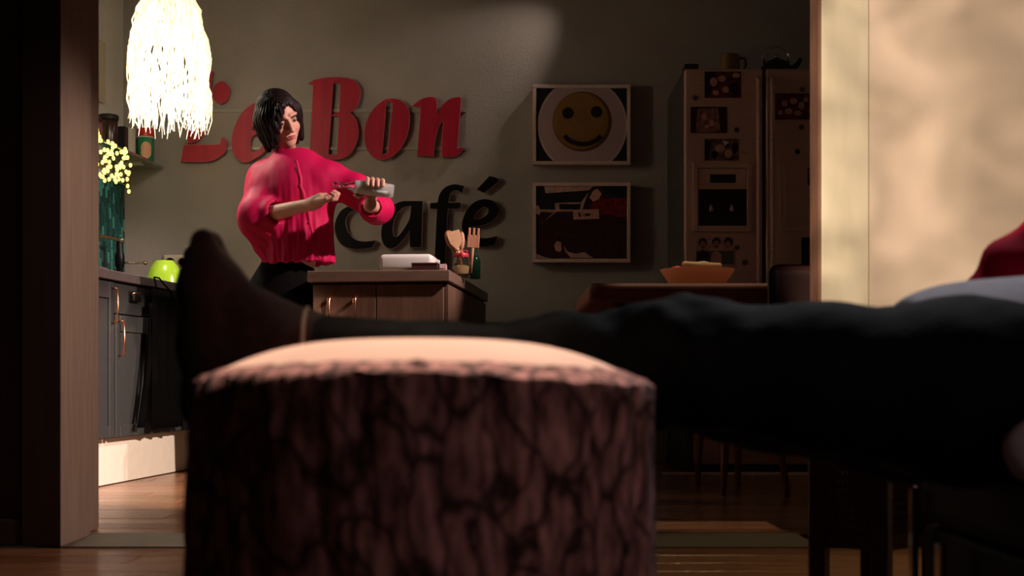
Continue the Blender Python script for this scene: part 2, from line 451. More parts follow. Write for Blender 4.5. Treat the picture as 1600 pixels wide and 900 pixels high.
# ------------------------------------------------------------------ organic surfaces (distance field -> one closed mesh)
class Field:
    def __init__(s, xs, ys, zs):
        s.xs, s.ys, s.zs = [np.asarray(a, np.float32) for a in (xs, ys, zs)]
        s.F = np.full((len(xs), len(ys), len(zs)), 1.0, np.float32)

    def _sub(s, lo, hi, pad):
        sl = []
        for a, l, h in zip((s.xs, s.ys, s.zs), lo, hi):
            i0 = max(0, int(np.searchsorted(a, l - pad)) - 1); i1 = min(len(a), int(np.searchsorted(a, h + pad)) + 1)
            if i1 <= i0: return None
            sl.append(slice(i0, i1))
        X = s.xs[sl[0]][:, None, None]; Y = s.ys[sl[1]][None, :, None]; Z = s.zs[sl[2]][None, None, :]
        return tuple(sl), X, Y, Z

    def _op(s, sl, d, k, cut):
        A = s.F[sl]
        if cut:
            d = -d
            h = np.maximum(k - np.abs(A - d), 0) / max(k, 1e-6)
            s.F[sl] = np.maximum(A, d) + h * h * k * 0.25
        else:
            h = np.maximum(k - np.abs(A - d), 0) / max(k, 1e-6)
            s.F[sl] = np.minimum(A, d) - h * h * k * 0.25

    def cap(s, a, b, ra, rb=None, k=0.02, cut=False, sq=None):
        """tapered capsule; sq squeezes depth (y) about the axis"""
        rb = ra if rb is None else rb
        a, b = np.array(a, float), np.array(b, float)
        r = max(ra, rb) * (max(1, sq) if sq else 1)
        q = s._sub(np.minimum(a, b) - r, np.maximum(a, b) + r, k + 0.025)
        if q is None: return s
        sl, X, Y, Z = q
        if sq:
            ya = a[1]; Y = ya + (Y - ya) / sq; b = b.copy(); b[1] = ya + (b[1] - ya) / sq
        ba = b - a; L = float(ba.dot(ba)) + 1e-12
        px, py, pz = X - a[0], Y - a[1], Z - a[2]
        t = np.clip((px * ba[0] + py * ba[1] + pz * ba[2]) / L, 0, 1)
        d = np.sqrt((px - t * ba[0]) ** 2 + (py - t * ba[1]) ** 2 + (pz - t * ba[2]) ** 2) - (ra + (rb - ra) * t)
        s._op(sl, d.astype(np.float32), k, cut)
        return s

    def ell(s, c, r, R=None, k=0.02, cut=False):
        c = np.array(c, float); r = np.array(r, float); m = r.max()
        q = s._sub(c - m, c + m, k + 0.025)
        if q is None: return s
        sl, X, Y, Z = q
        px, py, pz = X - c[0], Y - c[1], Z - c[2]
        if R is not None:
            R = np.array(R)
            px, py, pz = [R[i][0] * px + R[i][1] * py + R[i][2] * pz for i in range(3)]
        k0 = np.sqrt((px / r[0]) ** 2 + (py / r[1]) ** 2 + (pz / r[2]) ** 2)
        k1 = np.sqrt((px / r[0] ** 2) ** 2 + (py / r[1] ** 2) ** 2 + (pz / r[2] ** 2) ** 2) + 1e-9
        d = k0 * (k0 - 1) / k1
        s._op(sl, d.astype(np.float32), k, cut)
        return s

    def plane_cut(s, p, n):
        """remove everything on the side n points to"""
        X = s.xs[:, None, None]; Y = s.ys[None, :, None]; Z = s.zs[None, None, :]
        d = (X - p[0]) * n[0] + (Y - p[1]) * n[1] + (Z - p[2]) * n[2]
        s.F = np.maximum(s.F, d.astype(np.float32))
        return s

    def mesh(s):
        F = s.F
        S = F < 0
        n0, n1, n2 = F.shape
        c = np.zeros((n0 - 1, n1 - 1, n2 - 1), np.uint8)
        for i in (0, 1):
            for j in (0, 1):
                for k in (0, 1):
                    c += S[i:n0 - 1 + i, j:n1 - 1 + j, k:n2 - 1 + k]
        act = np.argwhere((c > 0) & (c < 8))
        idx = np.full(c.shape, -1, np.int32)
        idx[act[:, 0], act[:, 1], act[:, 2]] = np.arange(len(act))
        acc = np.zeros((len(act), 3)); cnt = np.zeros(len(act))
        ax = (s.xs.astype(float), s.ys.astype(float), s.zs.astype(float))
        corners = [(i, j, k) for i in (0, 1) for j in (0, 1) for k in (0, 1)]
        for a in corners:
            for dim in range(3):
                if a[dim]: continue
                b = list(a); b[dim] = 1
                ia, ib = act + np.array(a), act + np.array(b)
                fa = F[ia[:, 0], ia[:, 1], ia[:, 2]].astype(float); fb = F[ib[:, 0], ib[:, 1], ib[:, 2]].astype(float)
                m = (fa < 0) != (fb < 0)
                t = np.clip(fa[m] / (fa[m] - fb[m]), 0.02, 0.98)
                for q in range(3):
                    va, vb = ax[q][ia[m, q]], ax[q][ib[m, q]]
                    acc[m, q] += va + t * (vb - va)
                cnt[m] += 1
        V = acc / np.maximum(cnt, 1)[:, None]
        quads = []
        for dim in range(3):
            sa = [slice(None)] * 3; sb = [slice(None)] * 3
            sa[dim] = slice(0, -1); sb[dim] = slice(1, None)
            A, B = S[tuple(sa)], S[tuple(sb)]
            e = np.argwhere(A != B)
            o1, o2 = [(1, 2), (2, 0), (0, 1)][dim]
            ok = (e[:, o1] > 0) & (e[:, o2] > 0) & (e[:, o1] < F.shape[o1] - 1) & (e[:, o2] < F.shape[o2] - 1)
            e = e[ok]
            def cell(d1, d2):
                q = e.copy(); q[:, o1] -= d1; q[:, o2] -= d2
                return idx[q[:, 0], q[:, 1], q[:, 2]]
            Q = np.stack([cell(1, 1), cell(0, 1), cell(0, 0), cell(1, 0)], 1)
            flip = ~A[e[:, 0], e[:, 1], e[:, 2]]
            Q[flip] = Q[flip][:, ::-1]
            quads.append(Q)
        Q = np.vstack(quads)
        Q = Q[(Q >= 0).all(1)]
        return V, Q

def vnormals(V, Q):
    n = np.cross(V[Q[:, 2]] - V[Q[:, 0]], V[Q[:, 3]] - V[Q[:, 1]])
    N = np.zeros_like(V)
    for i in range(4): np.add.at(N, Q[:, i], n)
    return N / (np.linalg.norm(N, axis=1, keepdims=True) + 1e-12)

def smooth_mesh(V, Q, it=1, f=0.5):
    for _ in range(it):
        A = np.zeros_like(V); c = np.zeros(len(V))
        for i in range(4):
            np.add.at(A, Q[:, i], V[Q[:, (i + 1) % 4]]); np.add.at(c, Q[:, i], 1)
        V = V + f * (A / np.maximum(c, 1)[:, None] - V)
    return V

def ax(lo, hi, h):
    return np.arange(lo, hi + h, h)

def axv(segs):
    """non-uniform axis: [(lo, hi, step), ...] contiguous"""
    out = []
    for lo, hi, h in segs:
        n = max(1, int(round((hi - lo) / h)))
        out.append(np.linspace(lo, hi, n, endpoint=False))
    out.append([segs[-1][1]])
    return np.concatenate(out)

def waves(P, seed, f, n=6, aniso=(1, 1, 1)):
    r = np.random.default_rng(seed)
    out = np.zeros(len(P))
    for _ in range(n):
        d = r.normal(size=3) * np.array(aniso); d /= np.linalg.norm(d)
        out += np.sin(P @ d * f * r.uniform(0.7, 1.4) * 2 * PI + r.uniform(0, 6.28))
    return out / n

# ------------------------------------------------------------------ the shell
BACK = 7.05
floor = structure(obj('floor', box2((-3.2, -0.6, -0.06), (3.0, 7.4, -0.012)), M['subfloor']))
pm = []
for i, mm in enumerate(('plank', 'plank2', 'plank3')):
    g = box((0, 0, 0), (1.296, 0.137, 0.012), 0.0015, 0, 1)
    me = bpy.data.meshes.new('plank'); me.from_pydata(g[0].tolist(), [], g[1]); me.materials.append(M[mm]); pm.append(me)
def lay(y0, y1, x0, x1):
    y = y0; row = 0
    while y + 0.14 <= y1 + 1e-6:
        x = x0 - random.uniform(0, 0.9)
        while x < x1:
            o = bpy.data.objects.new('plank', random.choice(pm)); COL.objects.link(o)
            o.parent = floor
            fo = ORG[floor.name]
            o.location = (x + 0.65 - fo[0], y + 0.07 - fo[1], -0.006 - fo[2] + random.uniform(-0.0008, 0.0))
            x += 1.3
        y += 0.14; row += 1
lay(2.22, 3.48, -2.2, 1.9)
lay(3.80, 7.02, -2.2, 1.75)
structure(obj('trim_1', box2((-1.232, 3.485, -0.012), (0.84, 3.795, 0.004), 0.002), M['threshold']))

structure(obj('wall_back', box2((-3.0, BACK, 0), (2.6, BACK + 0.12, 2.98)), M['wall']))
structure(obj('ceiling', box2((-3.2, -0.6, 2.98), (3.0, 7.4, 3.08)), M['ceil']))
# left kitchen wall runs a little askew: along e1, cupboard fronts at n = 0
F0 = np.array([-1.724, 5.3]); E1 = np.array([0.118, 0.993]); E1 /= np.linalg.norm(E1); E2 = np.array([E1[1], -E1[0]])
LROT = math.atan2(E1[1], E1[0])          # local x along the wall
def LW(t, n, z):
    p = F0 + t * E1 + n * E2
    return np.array([p[0], p[1], z])
def lbox(t0, t1, n0, n1, z0, z1, bev=0.0, seg=2):
    return box(LW((t0 + t1) / 2, (n0 + n1) / 2, (z0 + z1) / 2), (t1 - t0, n1 - n0, z1 - z0), bev, LROT, seg) if False else \
        box(LW((t0 + t1) / 2, (n0 + n1) / 2, (z0 + z1) / 2), (t1 - t0, n1 - n0, z1 - z0), bev, 0, seg,
            axes=[[E1[0], E1[1], 0], [E2[0], E2[1], 0], [0, 0, 1]])
structure(obj('wall_left', lbox(-1.9, 1.70, -0.74, -0.62, 0, 2.98), M['wall_light']))
structure(obj('wall_right', box2((2.0, 3.6, 0), (2.12, 7.05, 2.98)), M['wall']))
# opening between the rooms
structure(obj('wall_front_left', box2((-3.0, 3.53, 0), (-1.345, 3.60, 2.98)), M['pillar_dark']))
structure(obj('baseboard_left', box2((-3.0, 3.512, 0), (-1.345, 3.53, 0.075), 0.003), M['pillar_dark']))
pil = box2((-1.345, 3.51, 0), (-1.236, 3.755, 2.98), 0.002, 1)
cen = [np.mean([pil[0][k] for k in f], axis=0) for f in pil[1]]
structure(obj('trim_2', (pil[0], pil[1], [1 if c[0] > -1.2375 else 0 for c in cen]), [M['pillar_dark'], M['pillar']]))  # unlit faces take the darkened colour, the kitchen side the beige
structure(obj('trim_3', box2((-1.30, 3.80, 0), (-1.268, 3.93, 2.98), 0.003), M['pillar']))
structure(obj('wall_front_right', box2((0.975, 3.4985, 0), (3.0, 3.575, 2.98)), M['cream_wall']))
structure(obj('trim_4', box2((0.846, 3.495, 0), (0.975, 3.58, 2.98), 0.003), M['cream_trim']))
structure(obj('trim_5', box2((0.838, 3.50, 0), (0.846, 3.60, 2.98), 0.001), M['jamb']))

# ------------------------------------------------------------------ fitted kitchen on the left wall
CT = 0.92
def fitted(name, label, t0, t1, drawer=True, hinge=1, extra=None):
    t = thing(name, label, 'cabinet', LW((t0 + t1) / 2, -0.3, 0))
    obj('body', lbox(t0, t1, -0.60, -0.022, 0.205, 0.88), M['cab'], t)
    zt = 0.735 if drawer else 0.872
    def front(nm, z0, z1):
        d = obj(nm, lbox(t0 + .003, t1 - .003, -0.021, -0.001, z0, z1, .002, 1), M['cab'], t)
        m = 0.05
        if z1 - z0 > 0.3:      # raised stiles and rails round a sunk panel
            fr = join(lbox(t0 + .003, t0 + m, -.001, .009, z0, z1, .0015, 1), lbox(t1 - m, t1 - .003, -.001, .009, z0, z1, .0015, 1),
                      lbox(t0 + m, t1 - m, -.001, .009, z1 - m - .02, z1, .0015, 1), lbox(t0 + m, t1 - m, -.001, .009, z0, z0 + m, .0015, 1))
            obj('door_frame', fr, M['cab'], d)
        return d
    d = front('door', 0.21, zt)
    th = t1 - .028 if hinge > 0 else t0 + .028
    zc = zt - 0.10
    obj('handle', tube([LW(th, .010, zc - .075), LW(th, .032, zc - .07), LW(th, .036, zc), LW(th, .032, zc + .07), LW(th, .010, zc + .075)], .0055, 8), M['copper'], d, True, 'copper bow handle')
    if drawer:
        q = front('drawer', 0.742, 0.872)
        tm = (t0 + t1) / 2
        g = []
        for k in range(7):
            a = PI * k / 6
            g.append(LW(tm, .002 + .026 * math.sin(a), .83 - .035 * (1 - math.cos(a)) / 2 * 1.2 + .01))
        cup = join(lbox(tm - .042, tm + .042, .0, .004, .80, .846, .001, 1), lbox(tm - .042, tm + .042, .004, .026, .80, .832, .008, 3))
        obj('cup_handle', cup, M['black_metal'], q, False, 'black cup handle')
        obj('cup_rim', tube([LW(tm - .042, .012, .834), LW(tm - .02, .026, .838), LW(tm + .02, .026, .838), LW(tm + .042, .012, .834)], .003, 6), M['copper'], q, True)
    return t
fitted('kitchen_cabinet', 'dark grey sink cupboard beside the pillar, its single door with a sunk panel', -0.42, 0.165, False, 1)
fitted('kitchen_cabinet', 'dark grey cupboard with a cup-handled drawer above its door, left of the black shadow sheet', 0.175, 0.565, True, -1)
fitted('kitchen_cabinet', 'dark grey cupboard behind the black shadow sheet', 0.575, 0.975, True, -1)
fitted('kitchen_cabinet', 'dark grey cupboard in the far corner against the back wall', 0.985, 1.60, True, 1)
obj_slab = obj('kitchen_worktop', lbox(-0.45, 1.685, -0.615, 0.02, 0.88, CT, .003, 1), M['slab'])
tag(obj_slab, 'grey-brown kitchen worktop over the dark grey cupboards', 'worktop')
k = obj('plinth', lbox(-0.42, 1.60, -0.07, -0.05, 0.004, 0.203, .001, 1), M['kick'])
tag(k, 'cream plinth board under the dark grey cupboards', 'plinth')

# sink and tap
s = thing('sink', 'steel sink with raised rim let into the kitchen worktop', 'sink', LW(0.02, -0.3, CT))
rim = join(lbox(-0.3, 0.26, -0.09, -0.06, CT, CT + .022, .004, 1), lbox(-0.3, 0.26, -0.52, -0.49, CT, CT + .022, .004, 1),
           lbox(-0.3, -0.27, -0.49, -0.09, CT, CT + .022, .004, 1), lbox(0.23, 0.26, -0.49, -0.09, CT, CT + .022, .004, 1))
obj('rim', rim, M['steel'], s)
obj('basin', lbox(-0.27, 0.23, -0.49, -0.09, CT + .0005, CT + .003), M['steel'], s)
s = thing('kitchen_tap', 'chrome and brass kitchen tap with a long level spout', 'tap', LW(1.37, -0.5, CT))
obj('column', lathe(LW(1.37, -.5, CT), [(.03, 0), (.03, .01), (.02, .02), (.017, .12), (.024, .13), (.026, .18), (.018, .21), (.018, .262), (.012, .27)], 20), M['black_metal'], s, True)
obj('spout', tube([LW(1.37, -.5, CT + .25), LW(1.34, -.5, CT + .268), LW(1.25, -.5, CT + .268), LW(1.12, -.5, CT + .262), LW(1.08, -.5, CT + .255), LW(1.06, -.5, CT + .225)], .009, 10), M['brass'], s, True, 'brass spout')
lv = obj('lever', tube([LW(1.37, -.475, CT + .15), LW(1.40, -.44, CT + .15), LW(1.45, -.40, CT + .155)], .006, 8), M['chrome'], s, True, 'chrome lever')
obj('lever_knob', ball(LW(1.455, -.395, CT + .155), .012), M['brass'], lv, True)
obj('cap', ball(LW(1.37, -.49, CT + .268), .016), M['chrome'], s, True, 'chrome cap')

# mosaic splashback
w = thing('tile_splashback', 'teal glass mosaic splashback of narrow upright tiles behind the tap', 'splashback', LW(1.2, -0.62, 0.925))
obj('backing', lbox(0.55, 1.685, -0.6195, -0.614, CT + .003, 1.545), M['grout'], w)
V, F, TI = [], [], []
def addbox(t0, t1, n0, n1, z0, z1):
    b = len(V)
    for zz in (z0, z1):
        for (tt, nn) in ((t0, n0), (t1, n0), (t1, n1), (t0, n1)):
            V.append(LW(tt, nn, zz))
    for f in ((0, 3, 2, 1), (4, 5, 6, 7), (0, 1, 5, 4), (1, 2, 6, 5), (2, 3, 7, 6), (3, 0, 4, 7)):
        F.append([b + q for q in f])
    TI.extend([random.choice((0, 0, 1, 2))] * 6)
ti = 0; t0 = 0.56
while t0 < 1.67:
    z = CT + .006 - (ti % 3) * 0.022
    while z < 1.54:
        z0, z1 = max(z, CT + .005), min(z + .061, 1.544)
        if z1 - z0 > .01:
            addbox(t0, t0 + .019, -.614, -.608 + random.uniform(-.0015, .001), z0, z1)
        z += .065
    t0 += .022; ti += 1
o = obj('mosaic_tiles', (V, F, TI), [M['tile'], M['tile_dark'], M['tile_pale']], w); o['kind'] = 'stuff'

# glass shelf and what stands on it
SZ = 1.63
s = thing('glass_shelf', 'green glass wall shelf in the corner above the mosaic tiles', 'shelf', LW(1.3, -0.6, SZ - .012))
obj('shelf_board', lbox(0.75, 1.675, -0.615, -0.385, SZ - .012, SZ, .002, 1), M['shelf_glass'], s)
for tt in (0.9, 1.55):
    obj('bracket', join(lbox(tt - .01, tt + .01, -.615, -.45, SZ - .02, SZ - .0125), lbox(tt - .01, tt + .01, -.619, -.605, SZ - .06, SZ - .0125)), M['steel'], s)
c = LW(1.234, -.5, SZ)
s = thing('canister', 'tall dark brown canister with a black lid on the glass shelf', 'canister', c)
obj('body', lathe(c, [(.043, .0005), (.046, .006), (.046, .155), (.043, .16)], 24), M['canister'], s, True)
obj('lid', lathe(c + [0, 0, .160], [(.049, 0), (.051, .004), (.051, .022), (.046, .027)], 24), M['black_plastic'], s, True, 'black lid')
c = LW(1.07, -.5, SZ)
s = thing('storage_jar', 'shorter mottled brown jar left of the tall canister, nearest the pillar', 'jar', c)
obj('body', lathe(c, [(.036, .0005), (.04, .006), (.041, .11), (.034, .12)], 24), M['jar_brown'], s, True)
obj('lid', lathe(c + [0, 0, .120], [(.037, 0), (.037, .016), (.032, .02)], 24), M['canister'], s, True)
c = LW(1.385, -.5, SZ)
s = thing('carton', 'narrow carton with a black front just right of the tall canister', 'carton', c)
obj('box', lbox(1.362, 1.408, -.53, -.47, SZ + .0005, SZ + .155, .002, 1), M['black_plastic'], s)
obj('side_label', lbox(1.366, 1.404, -.4698, -.4690, SZ + .02, SZ + .14), M['darkbox'], s)
c = LW(1.45, -.5, SZ)
s = thing('carton', 'narrow white carton between the black carton and the dark green packets', 'carton', c)
obj('box', lbox(1.424, 1.478, -.53, -.46, SZ + .0005, SZ + .155, .002, 1), M['card_white'], s)
obj('flap', lbox(1.426, 1.476, -.528, -.462, SZ + .1555, SZ + .161, .001, 1), M['card_white'], s)
c = LW(1.54, -.53, SZ)
s = thing('packet', 'dark green ribbed packet with an orange foot, behind the green tin', 'packet', c)
for q in range(3):
    obj('fold', lbox(1.505 + q * .026, 1.529 + q * .026, -.565, -.50, SZ + .03, SZ + .13, .006, 2), M['dark_green'], s)
obj('foot_band', lbox(1.503, 1.585, -.567, -.498, SZ + .0005, SZ + .03, .003, 1), M['orange'], s, label='orange foot band')
c = LW(1.555, -.437, SZ)
s = thing('food_tin', 'round green food tin with a red top and a peach picture', 'tin', c)
obj('body', lathe(c, [(.043, .0005), (.045, .004), (.045, .125), (.043, .13)], 28), M['tin_green'], s, True)
obj('lid', lathe(c + [0, 0, .130], [(.046, 0), (.047, .004), (.047, .04), (.042, .046)], 28), M['tin_red'], s, True, 'red lid')
obj('rim_band', lathe(c + [0, 0, .1255], [(.0465, 0), (.0465, .006)], 28), M['card_white'], s, True, 'white band')
# picture curved round the tin
V, F = [], []
for i in range(9):
    a = -1.57 + (-.62 + i * 1.24 / 8) + .35
    w = 0.045 * (1 - ((i - 4) / 4.4) ** 2) ** .5
    for zz in (.055 - w, .06 + w * .9):
        V.append(c + np.array([.0456 * math.cos(a), .0456 * math.sin(a), zz]))
F = [[2 * i, 2 * i + 2, 2 * i + 3, 2 * i + 1] for i in range(8)]
obj('picture', (V, F), M['tin_peach'], s, True, 'peach coloured picture')

# fairy lights under the shelf
s = thing('fairy_lights', 'string of glowing yellow fairy lights draped under the glass shelf', 'string lights', LW(1.2, -.56, 1.45))
pts = []
R = random.Random(3)
for row, (zb, sag) in enumerate(((1.605, .02), (1.585, .03), (1.555, .03), (1.535, .04), (1.50, .03), (1.478, .03))):
    rr = []
    for i in range(14):
        t = .755 + i * .031
        rr.append(LW(t + R.uniform(-.014, .014), -.366 + .012 * math.sin(i * 1.3 + row), zb + .010 - sag * math.sin(PI * i / 13) + R.uniform(-.018, .018) + .04 * (1 - i / 13) * (row - 3) / -3))
    pts += rr if row % 2 == 0 else rr[::-1]
pts.append(LW(1.17, -.37, 1.44)); pts.append(LW(1.185, -.37, 1.415))
obj('wire', tube(pts, .0022, 5), M['wire'], s, True)
bm0 = None
for i, p in enumerate(pts):
    if bm0 is None:
        b = obj('bulb', ball(p, (.0085, .0085, .011), 8, 6), M['bulb'], s, True); bm0 = b; p0 = p
    else:
        b = bm0.copy(); COL.objects.link(b); b.parent = s; b.location = tuple(p - p0)

# board hanging on the left wall
s = thing('hanging_board', 'cream board with a slot handle hanging on the wall above the shelf', 'board', LW(1.28, -.61, 1.915))
obj('board', lbox(1.13, 1.42, -.619, -.600, 1.915, 2.24, .004, 1), M['offwhite'], s)
obj('slot', lbox(1.275, 1.295, -.5998, -.5985, 2.10, 2.19, .0004, 1), M['spoon2'], s, label='brown slot')
obj('hook', tube([LW(1.285, -.615, 2.26), LW(1.285, -.59, 2.26), LW(1.285, -.59, 2.245)], .004, 6), M['steel'], s)
o = thing('wall_hook', 'small dark hook below the hanging cream board', 'hook', LW(1.16, -.615, 1.88))
obj('plate', lbox(1.15, 1.17, -.619, -.612, 1.87, 1.91, .001, 1), M['darkbox'], o)
obj('peg', tube([LW(1.16, -.612, 1.885), LW(1.16, -.585, 1.88), LW(1.16, -.58, 1.895)], .004, 6), M['darkbox'], o)

# socket, lime bowl, added shadow sheet
s = thing('wall_socket', 'cream double wall socket behind the lime green bowl', 'socket', (-1.865, BACK, 1.06))
obj('plate', box2((-1.915, BACK - .012, 1.06), (-1.775, BACK - .0005, 1.142), .003), M['offwhite'], s)
for q in range(2):
    obj('socket_well', lathe((-1.88 + q * .07, BACK - .0125, 1.10), [(.021, 0), (.021, .004), (.026, .006), (.026, .0)], 20, (0, -1, 0)), M['jar_brown'], s, label='brown socket well')
bc = np.array([-1.715, 6.32, CT])
s = thing('mixing_bowl', 'lime green bowl turned upside down on the worktop', 'bowl', bc)
prof = [(.088, .0008), (.092, .004), (.091, .012), (.088, .03), (.082, .055), (.073, .08), (.062, .10), (.052, .112), (.048, .117), (.046, .119), (.0, .1195)]
obj('shell', lathe(bc, prof, 40), M['lime'], s, True)
obj('foot_ring', lathe(bc + [0, 0, .117], [(.040, 0), (.040, .006), (.046, .006), (.046, 0)], 40), M['lime'], s, True)

s = thing('shadow_sheet', 'black sheet added for the shadow on the dark grey cupboards', 'shadow_sheet', LW(.63, .05, .2))  # added black sheet, stands in for a shadow of unknown origin
def sheet(fn, nu, nv, th):
    """fn(a, b) -> (t, n, z); a thick cloth sheet"""
    V, F = [], []
    for side in (0, 1):
        for i in range(nu + 1):
            for j in range(nv + 1):
                t, n, z = fn(i / nu, j / nv)
                V.append(LW(t, n + (th if side else 0), z))
    W = (nu + 1) * (nv + 1)
    for i in range(nu):
        for j in range(nv):
            a, b, c_, d = i * (nv + 1) + j, (i + 1) * (nv + 1) + j, (i + 1) * (nv + 1) + j + 1, i * (nv + 1) + j + 1
            F.append([a, b, c_, d]); F.append([W + d, W + c_, W + b, W + a])
    edge = [(i, 0) for i in range(nu)] + [(nu, j) for j in range(nv)] + [(i, nv) for i in range(nu, 0, -1)] + [(0, j) for j in range(nv, 0, -1)]
    ids = [i * (nv + 1) + j for i, j in edge]
    for k_ in range(len(ids)):
        a, b = ids[k_], ids[(k_ + 1) % len(ids)]
        F.append([b, a, W + a, W + b])
    return V, F
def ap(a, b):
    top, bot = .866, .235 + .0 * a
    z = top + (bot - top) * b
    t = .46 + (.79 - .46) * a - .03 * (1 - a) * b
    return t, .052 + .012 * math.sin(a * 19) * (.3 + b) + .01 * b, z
obj('panel', sheet(ap, 30, 18, .004), M['shadow_black'], s, True)
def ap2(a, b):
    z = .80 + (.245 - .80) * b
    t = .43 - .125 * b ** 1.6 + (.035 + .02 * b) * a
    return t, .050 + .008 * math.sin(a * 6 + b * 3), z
obj('shadow_tail', sheet(ap2, 6, 16, .004), M['shadow_black'], s, True)
obj('hanging_loop', tube([LW(.50, .06, .86), LW(.54, .035, .90), LW(.54, .030, .9235), LW(.60, .030, .9235), LW(.64, .035, .90), LW(.68, .06, .86)], .004, 6), M['shadow_black'], s, True)

# ------------------------------------------------------------------ pendant lamp with raffia fringe
LP = np.array([-1.541, 5.75]); LZ = 0.105
s = thing('pendant_lamp', 'glowing pendant lamp with a long pale raffia fringe above the worktop', 'lamp', (LP[0], LP[1], 1.55))
obj('ring', tube([(LP[0] + .107 * math.cos(a), LP[1] + .107 * math.sin(a), 2.17) for a in np.linspace(0, 2 * PI, 25)], .006, 6, False), M['raffia'], s, True)
obj('cap', lathe((LP[0], LP[1], 2.17), [(.107, 0), (.09, .02), (.05, .05), (.02, .07), (.015, .09)], 24), M['offwhite'], s, True)
obj('cord', tube([(LP[0], LP[1], 2.25), (LP[0], LP[1], 2.98)], .004, 6), M['black_plastic'], s, True)
VV, FF, nn = [], [], 0
R = random.Random(11)
for q in range(215):
    a = R.uniform(0, 2 * PI); ring_r = R.choice((.105, .10, .092))
    rmid = R.uniform(.150, .178)
    rend = rmid + R.uniform(-.02, .006)
    zb = 1.605 + R.uniform(-.045, .06) + .05 * (R.random() < .1)
    P = []
    ph, am = R.uniform(0, 6.28), R.uniform(.006, .019)
    tw = R.uniform(-.12, .12)
    for i in range(11):
        f = i / 10
        rr = ring_r + (rmid - ring_r) * min(1, f * 2.2) ** .6 if f < .8 else rmid + (rend - rmid) * (f - .8) / .2
        aa = a + tw * f + am * 5 * math.sin(ph + f * 17)
        P.append((LP[0] + (rr + am * math.sin(ph + f * 13)) * math.cos(aa), LP[1] + (rr + am * math.sin(ph + f * 13)) * math.sin(aa), 2.17 + (zb - 2.17) * f))
    g = tube(P, [.0032] * 9 + [.0026, .0014], 4, False)
    VV.append(g[0]); FF += [[k_ + nn for k_ in f] for f in g[1]]; nn += len(g[0])
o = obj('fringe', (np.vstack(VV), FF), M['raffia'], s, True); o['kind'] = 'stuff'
b = obj('bulb', ball((LP[0], LP[1], 2.0), (.04, .04, .05), 16, 10), mat('bulb_glow', (1.0, 0.86, 0.62), .4, emit=14), s, True)
obj('bulb_socket', lathe((LP[0], LP[1], 2.045), [(.018, 0), (.02, .02), (.02, .11)], 16), M['offwhite'], s, True)
spot('pendant_bulb_light', (LP[0], LP[1], 1.88), (LP[0], LP[1], 0), 37, (1.0, 0.96, 0.86), 155, 1.0, 0.06)
l = bpy.data.lights.new('pendant_glow_light', 'POINT'); l.energy = 20; l.color = (1.0, 0.95, 0.84); l.shadow_soft_size = .06
lo = bpy.data.objects.new('pendant_glow_light', l); COL.objects.link(lo); lo.location = (LP[0], LP[1], 1.92)

# ------------------------------------------------------------------ lettering on the back wall
def spline(pts, n=7):
    """closed outline; points (x, y) are smooth, (x, y, 1) are corners"""
    N = len(pts); out = []
    P = [np.array(p[:2], float) for p in pts]; C = [len(p) > 2 for p in pts]
    for i in range(N):
        p1, p2 = P[i], P[(i + 1) % N]
        p0 = P[i - 1] if not C[i] else p1 - (p2 - p1)
        p3 = P[(i + 2) % N] if not C[(i + 1) % N] else p2 + (p2 - p1)
        if C[i] and C[(i + 1) % N]:
            out.append(p1); continue
        for q in range(n):
            t = q / n
            out.append(0.5 * ((2 * p1) + (-p0 + p2) * t + (2 * p0 - 5 * p1 + 4 * p2 - p3) * t * t + (-p0 + 3 * p1 - 3 * p2 + p3) * t ** 3))
    return out

LD = BACK - 0.034         # face of the letters
def glyph(name, outlines, sc, off, m_face, m_edge, parent=None, depth=.022, bev=.0018):
    cu = bpy.data.curves.new('outline', 'CURVE'); cu.dimensions = '2D'; cu.fill_mode = 'BOTH'
    cu.extrude = depth / 2 - bev; cu.bevel_depth = bev; cu.bevel_resolution = 1
    for ol in outlines:
        pp = spline(ol)
        sp = cu.splines.new('POLY'); sp.points.add(len(pp) - 1); sp.use_cyclic_u = True
        for i, p in enumerate(pp):
            w_ = U(off[0] + p[0] / sc, off[1] + p[1] / sc, LD)
            sp.points[i].co = (w_[0], w_[2], 0, 1)
    to = bpy.data.objects.new('outline', cu); COL.objects.link(to)
    dg = bpy.context.evaluated_depsgraph_get()
    me0 = bpy.data.meshes.new_from_object(to.evaluated_get(dg))
    V = np.array([v.co[:] for v in me0.vertices]); F = [list(p.vertices) for p in me0.polygons]
    bpy.data.objects.remove(to); bpy.data.curves.remove(cu); bpy.data.meshes.remove(me0)
    W = np.stack([V[:, 0], LD + depth / 2 - V[:, 2], V[:, 1]], 1)
    mi = []
    for f in F:
        a = W[f[1]] - W[f[0]]; b_ = W[f[-1]] - W[f[0]]
        n_ = np.cross(a, b_); n_ /= (np.linalg.norm(n_) + 1e-12)
        mi.append(0 if abs(n_[1]) > .95 else 1)
    # standoff pegs between letter and wall
    return obj(name, (W, F, mi), [m_face, m_edge], parent)

def pegs(parent, spots):
    for (u, v) in spots:
        p = U(u, v, LD)
        obj('standoff', lathe((p[0], LD + .0215, p[2]), [(.006, 0), (.006, BACK - LD - .0218)], 8, (0, 1, 0)), M['steel'], parent)

